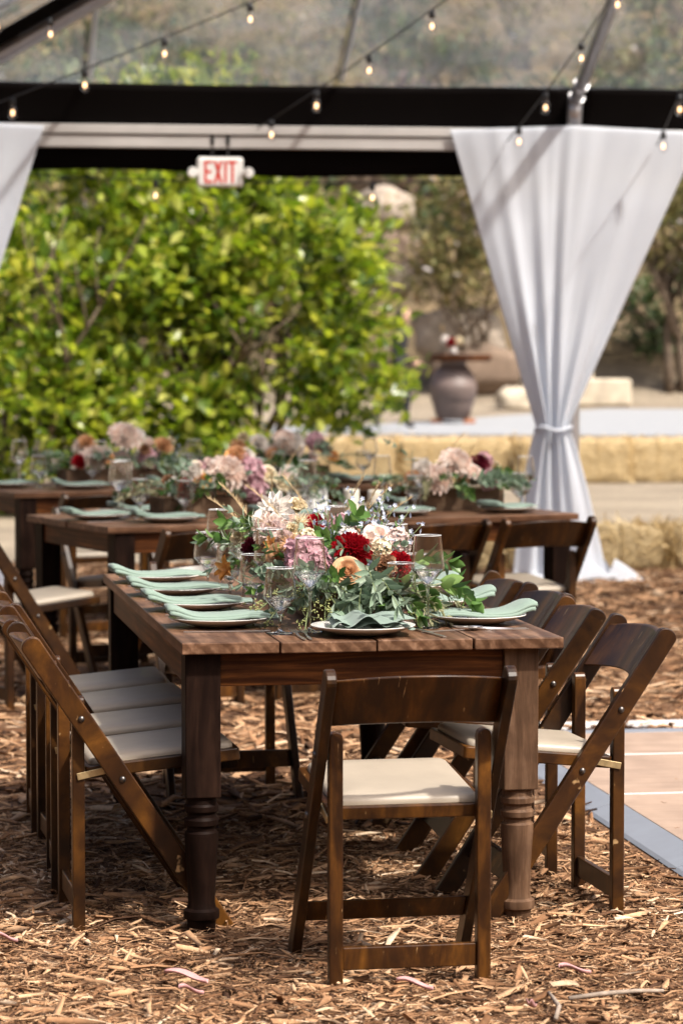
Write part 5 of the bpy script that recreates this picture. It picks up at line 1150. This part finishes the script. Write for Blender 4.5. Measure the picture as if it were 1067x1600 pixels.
bl(bv, 'red', -.03, -.04, .17, (-.2, -1, .5), 1.5); bl(bv, 'pale_cluster', .08, -.03, .2, (.2, -1, .5), 2.2); bl(bv, 'white_cluster', -.12, 0, .22, (-.3, -1, .5), 1.8); bl(bv, 'ruscus0', 0, 0, .08, (-.3, 0, 1), 1.0); bl(bv, 'ruscus1', 0, 0, .08, (.4, 0, 1), 1.0)

# ------------------------------------------------------------------ person walking behind the shrub
px_, py_ = .80, 41.0; pz_ = gz(px_, py_) + .012
pe = thing('person', 'person in black clothes walking past behind the green shrub', 'person', (px_, py_, pz_))
J = {'pel': (0, 0, .93, .13), 'waist': (.01, 0, 1.06, .115), 'chest': (.03, 0, 1.27, .14), 'sh': (.04, 0, 1.40, .10), 'neck': (.055, 0, 1.47, .055), 'hn': (.07, -.005, 1.53, .065),
     'hl': (0, -.09, .88, .095), 'kl': (.14, -.09, .50, .065), 'al': (.10, -.09, .09, .042), 'tl': (.24, -.10, .045, .04),
     'hr': (0, .09, .88, .095), 'kr': (-.03, .09, .48, .065), 'ar': (-.32, .09, .17, .042), 'tr': (-.28, .09, .035, .038),
     'sl': (.04, -.18, 1.37, .065), 'el': (-.06, -.23, 1.10, .048), 'wl': (.02, -.23, .88, .035), 'sr': (.04, .18, 1.37, .065), 'er': (.05, .23, 1.09, .048), 'wr': (.22, .20, .93, .035)}
E_ = [('pel', 'waist'), ('waist', 'chest'), ('chest', 'sh'), ('sh', 'neck'), ('neck', 'hn'), ('pel', 'hl'), ('hl', 'kl'), ('kl', 'al'), ('al', 'tl'), ('pel', 'hr'), ('hr', 'kr'), ('kr', 'ar'), ('ar', 'tr'), ('sh', 'sl'), ('sl', 'el'), ('el', 'wl'), ('sh', 'sr'), ('sr', 'er'), ('er', 'wr')]
ks = list(J); me = bpy.data.meshes.new('clothed_body'); me.from_pydata([J[k][:3] for k in ks], [(ks.index(a_), ks.index(b_)) for a_, b_ in E_], [])
me.materials.append(MATS['dark_cloth']); o = obj('clothed_body', me, pe); md = o.modifiers.new('skin', 'SKIN')
for k, kk in enumerate(ks): r_ = J[kk][3]; me.skin_vertices[0].data[k].radius = (r_, r_); me.skin_vertices[0].data[k].use_root = (kk == 'pel')
md.use_smooth_shade = True; o.modifiers.new('smooth', 'SUBSURF').levels = 1
mb = MB()
def headfn(a_, b_):
    an = 2 * PI * a_; el = PI * (b_ - .5); x = math.cos(el) * math.cos(an); y = math.cos(el) * math.sin(an); z = math.sin(el)
    face = max(0, x); nose = .022 * math.exp(-((an if an < PI else an - 2 * PI) / .16) ** 2 - ((z + .12) / .16) ** 2); eye = -.008 * (math.exp(-((abs(an if an < PI else an - 2 * PI) - .42) / .18) ** 2 - ((z - .05) / .12) ** 2)); lip = .006 * math.exp(-((an if an < PI else an - 2 * PI) / .3) ** 2 - ((z + .50) / .07) ** 2)
    jaw = 1 - .22 * max(0, -z) ** 1.5; k = 1 + 0
    return (.085 + x * (.094 * jaw + nose + eye + lip), y * .074 * jaw, 1.615 + z * .115)
mb.grid(headfn, 40, 26); hd_ = obj('head', mb.mesh('head', 'skin', True), pe)
mb = MB(); mb.grid(lambda a_, b_: (.068 + math.cos(PI * b_ * .62) * 0 + math.sin(PI * b_ * .58) * math.cos(2 * PI * a_) * .100 - .012, math.sin(PI * b_ * .58) * math.sin(2 * PI * a_) * .084, 1.632 + math.cos(PI * b_ * .58) * .112 - (.04 if math.cos(2 * PI * a_) < .2 else -.02) * b_), 30, 12); obj('hair', mb.mesh('hair', 'hair', True), hd_)
for s in (-1, 1): mb = MB(); mb.lathe([(0, -.012), (.02, -.006), (.026, .004), (.012, .01), (0, .008)], 12, Matrix.Translation((.075, s * .074, 1.61)) @ Matrix.Rotation(R90, 4, 'X')); obj('ear', mb.mesh('ear', 'skin', True), hd_)
def hand(p, d, sy):
    mb = MB(); d = Vector(d).normalized(); M = Matrix.Translation(p) @ aim(d, 0, (1, 0, 0))
    mb.tube([(0, 0, -.02), (0, 0, .03), (0, 0, .08)], [.026, .036, .030], 10, M)
    for k, (o_, L) in enumerate(((-.025, .06), (-.008, .072), (.009, .066), (.025, .05))): mb.tube([(0, o_, .07), (.006, o_, .07 + L * .5), (.022, o_, .07 + L * .95)], [.010, .009, .007], 7, M)
    mb.tube([(.012, -.03, .015), (.03, -.045, .05), (.034, -.042, .075)], [.012, .010, .008], 7, M); obj('hand', mb.mesh('hand', 'skin', True), pe)
hand((.025, -.23, .865), (.15, 0, -1), 1); hand((.235, .20, .925), (.9, 0, .1), 1)

# ------------------------------------------------------------------ small litter on the mulch
def petal_litter(x, y, rz, L, label):
    mb = MB(); mb.grid(lambda a_, b_: ((a_ - .5) * L, (b_ - .5) * L * .34 * (math.sin(PI * (.06 + .88 * a_)) ** .7) + .12 * L * math.sin(3 * a_), .012 + .010 * math.sin(4 * a_ + 1) + .008 * (b_ - .5) ** 2 * 4), 12, 4)
    o = obj('fallen_petal', mb.mesh('fallen_petal', 'pink_petal', True)); o.location = (x, y, .018); o.rotation_euler = (0, 0, rz); tag(o, label, 'petal', 'fallen petals'); md = o.modifiers.new('thickness', 'SOLIDIFY'); md.thickness = .0012
petal_litter(-.365, 6.70, -.25, .105, 'long pink petal on the mulch below the dark front leg')
petal_litter(-.345, 6.56, .4, .06, 'small pink petal lying just before the long pink one')
petal_litter(.17, 6.62, -.1, .085, 'pink petal under the back stretcher of the near chair')
petal_litter(.555, 6.78, .25, .08, 'pink petal beside the grey twig on the mulch')
petal_litter(.43, 6.42, 1.2, .05, 'pink petal at the lowest edge below the near chair leg')
petal_litter(-.84, 7.15, .3, .06, 'pink petal before the rear leg of the first chair away from the dance floor')
def twig(pts, r, label):
    mb = MB(); mb.tube(pts, r, 8); tag(obj('twig', mb.mesh('twig', 'twig', True)), label, 'twig', 'twigs on the mulch')
twig([(.52, 6.52, .022), (.60, 6.55, .026), (.68, 6.575, .027), (.745, 6.60, .022)], [.0055, .006, .005, .004], 'long straight grey twig on the mulch')
twig([(.475, 6.32, .022), (.49, 6.42, .027), (.482, 6.50, .028), (.478, 6.58, .022)], [.005, .0055, .005, .004], 'short crooked grey twig pointing at the near chair')
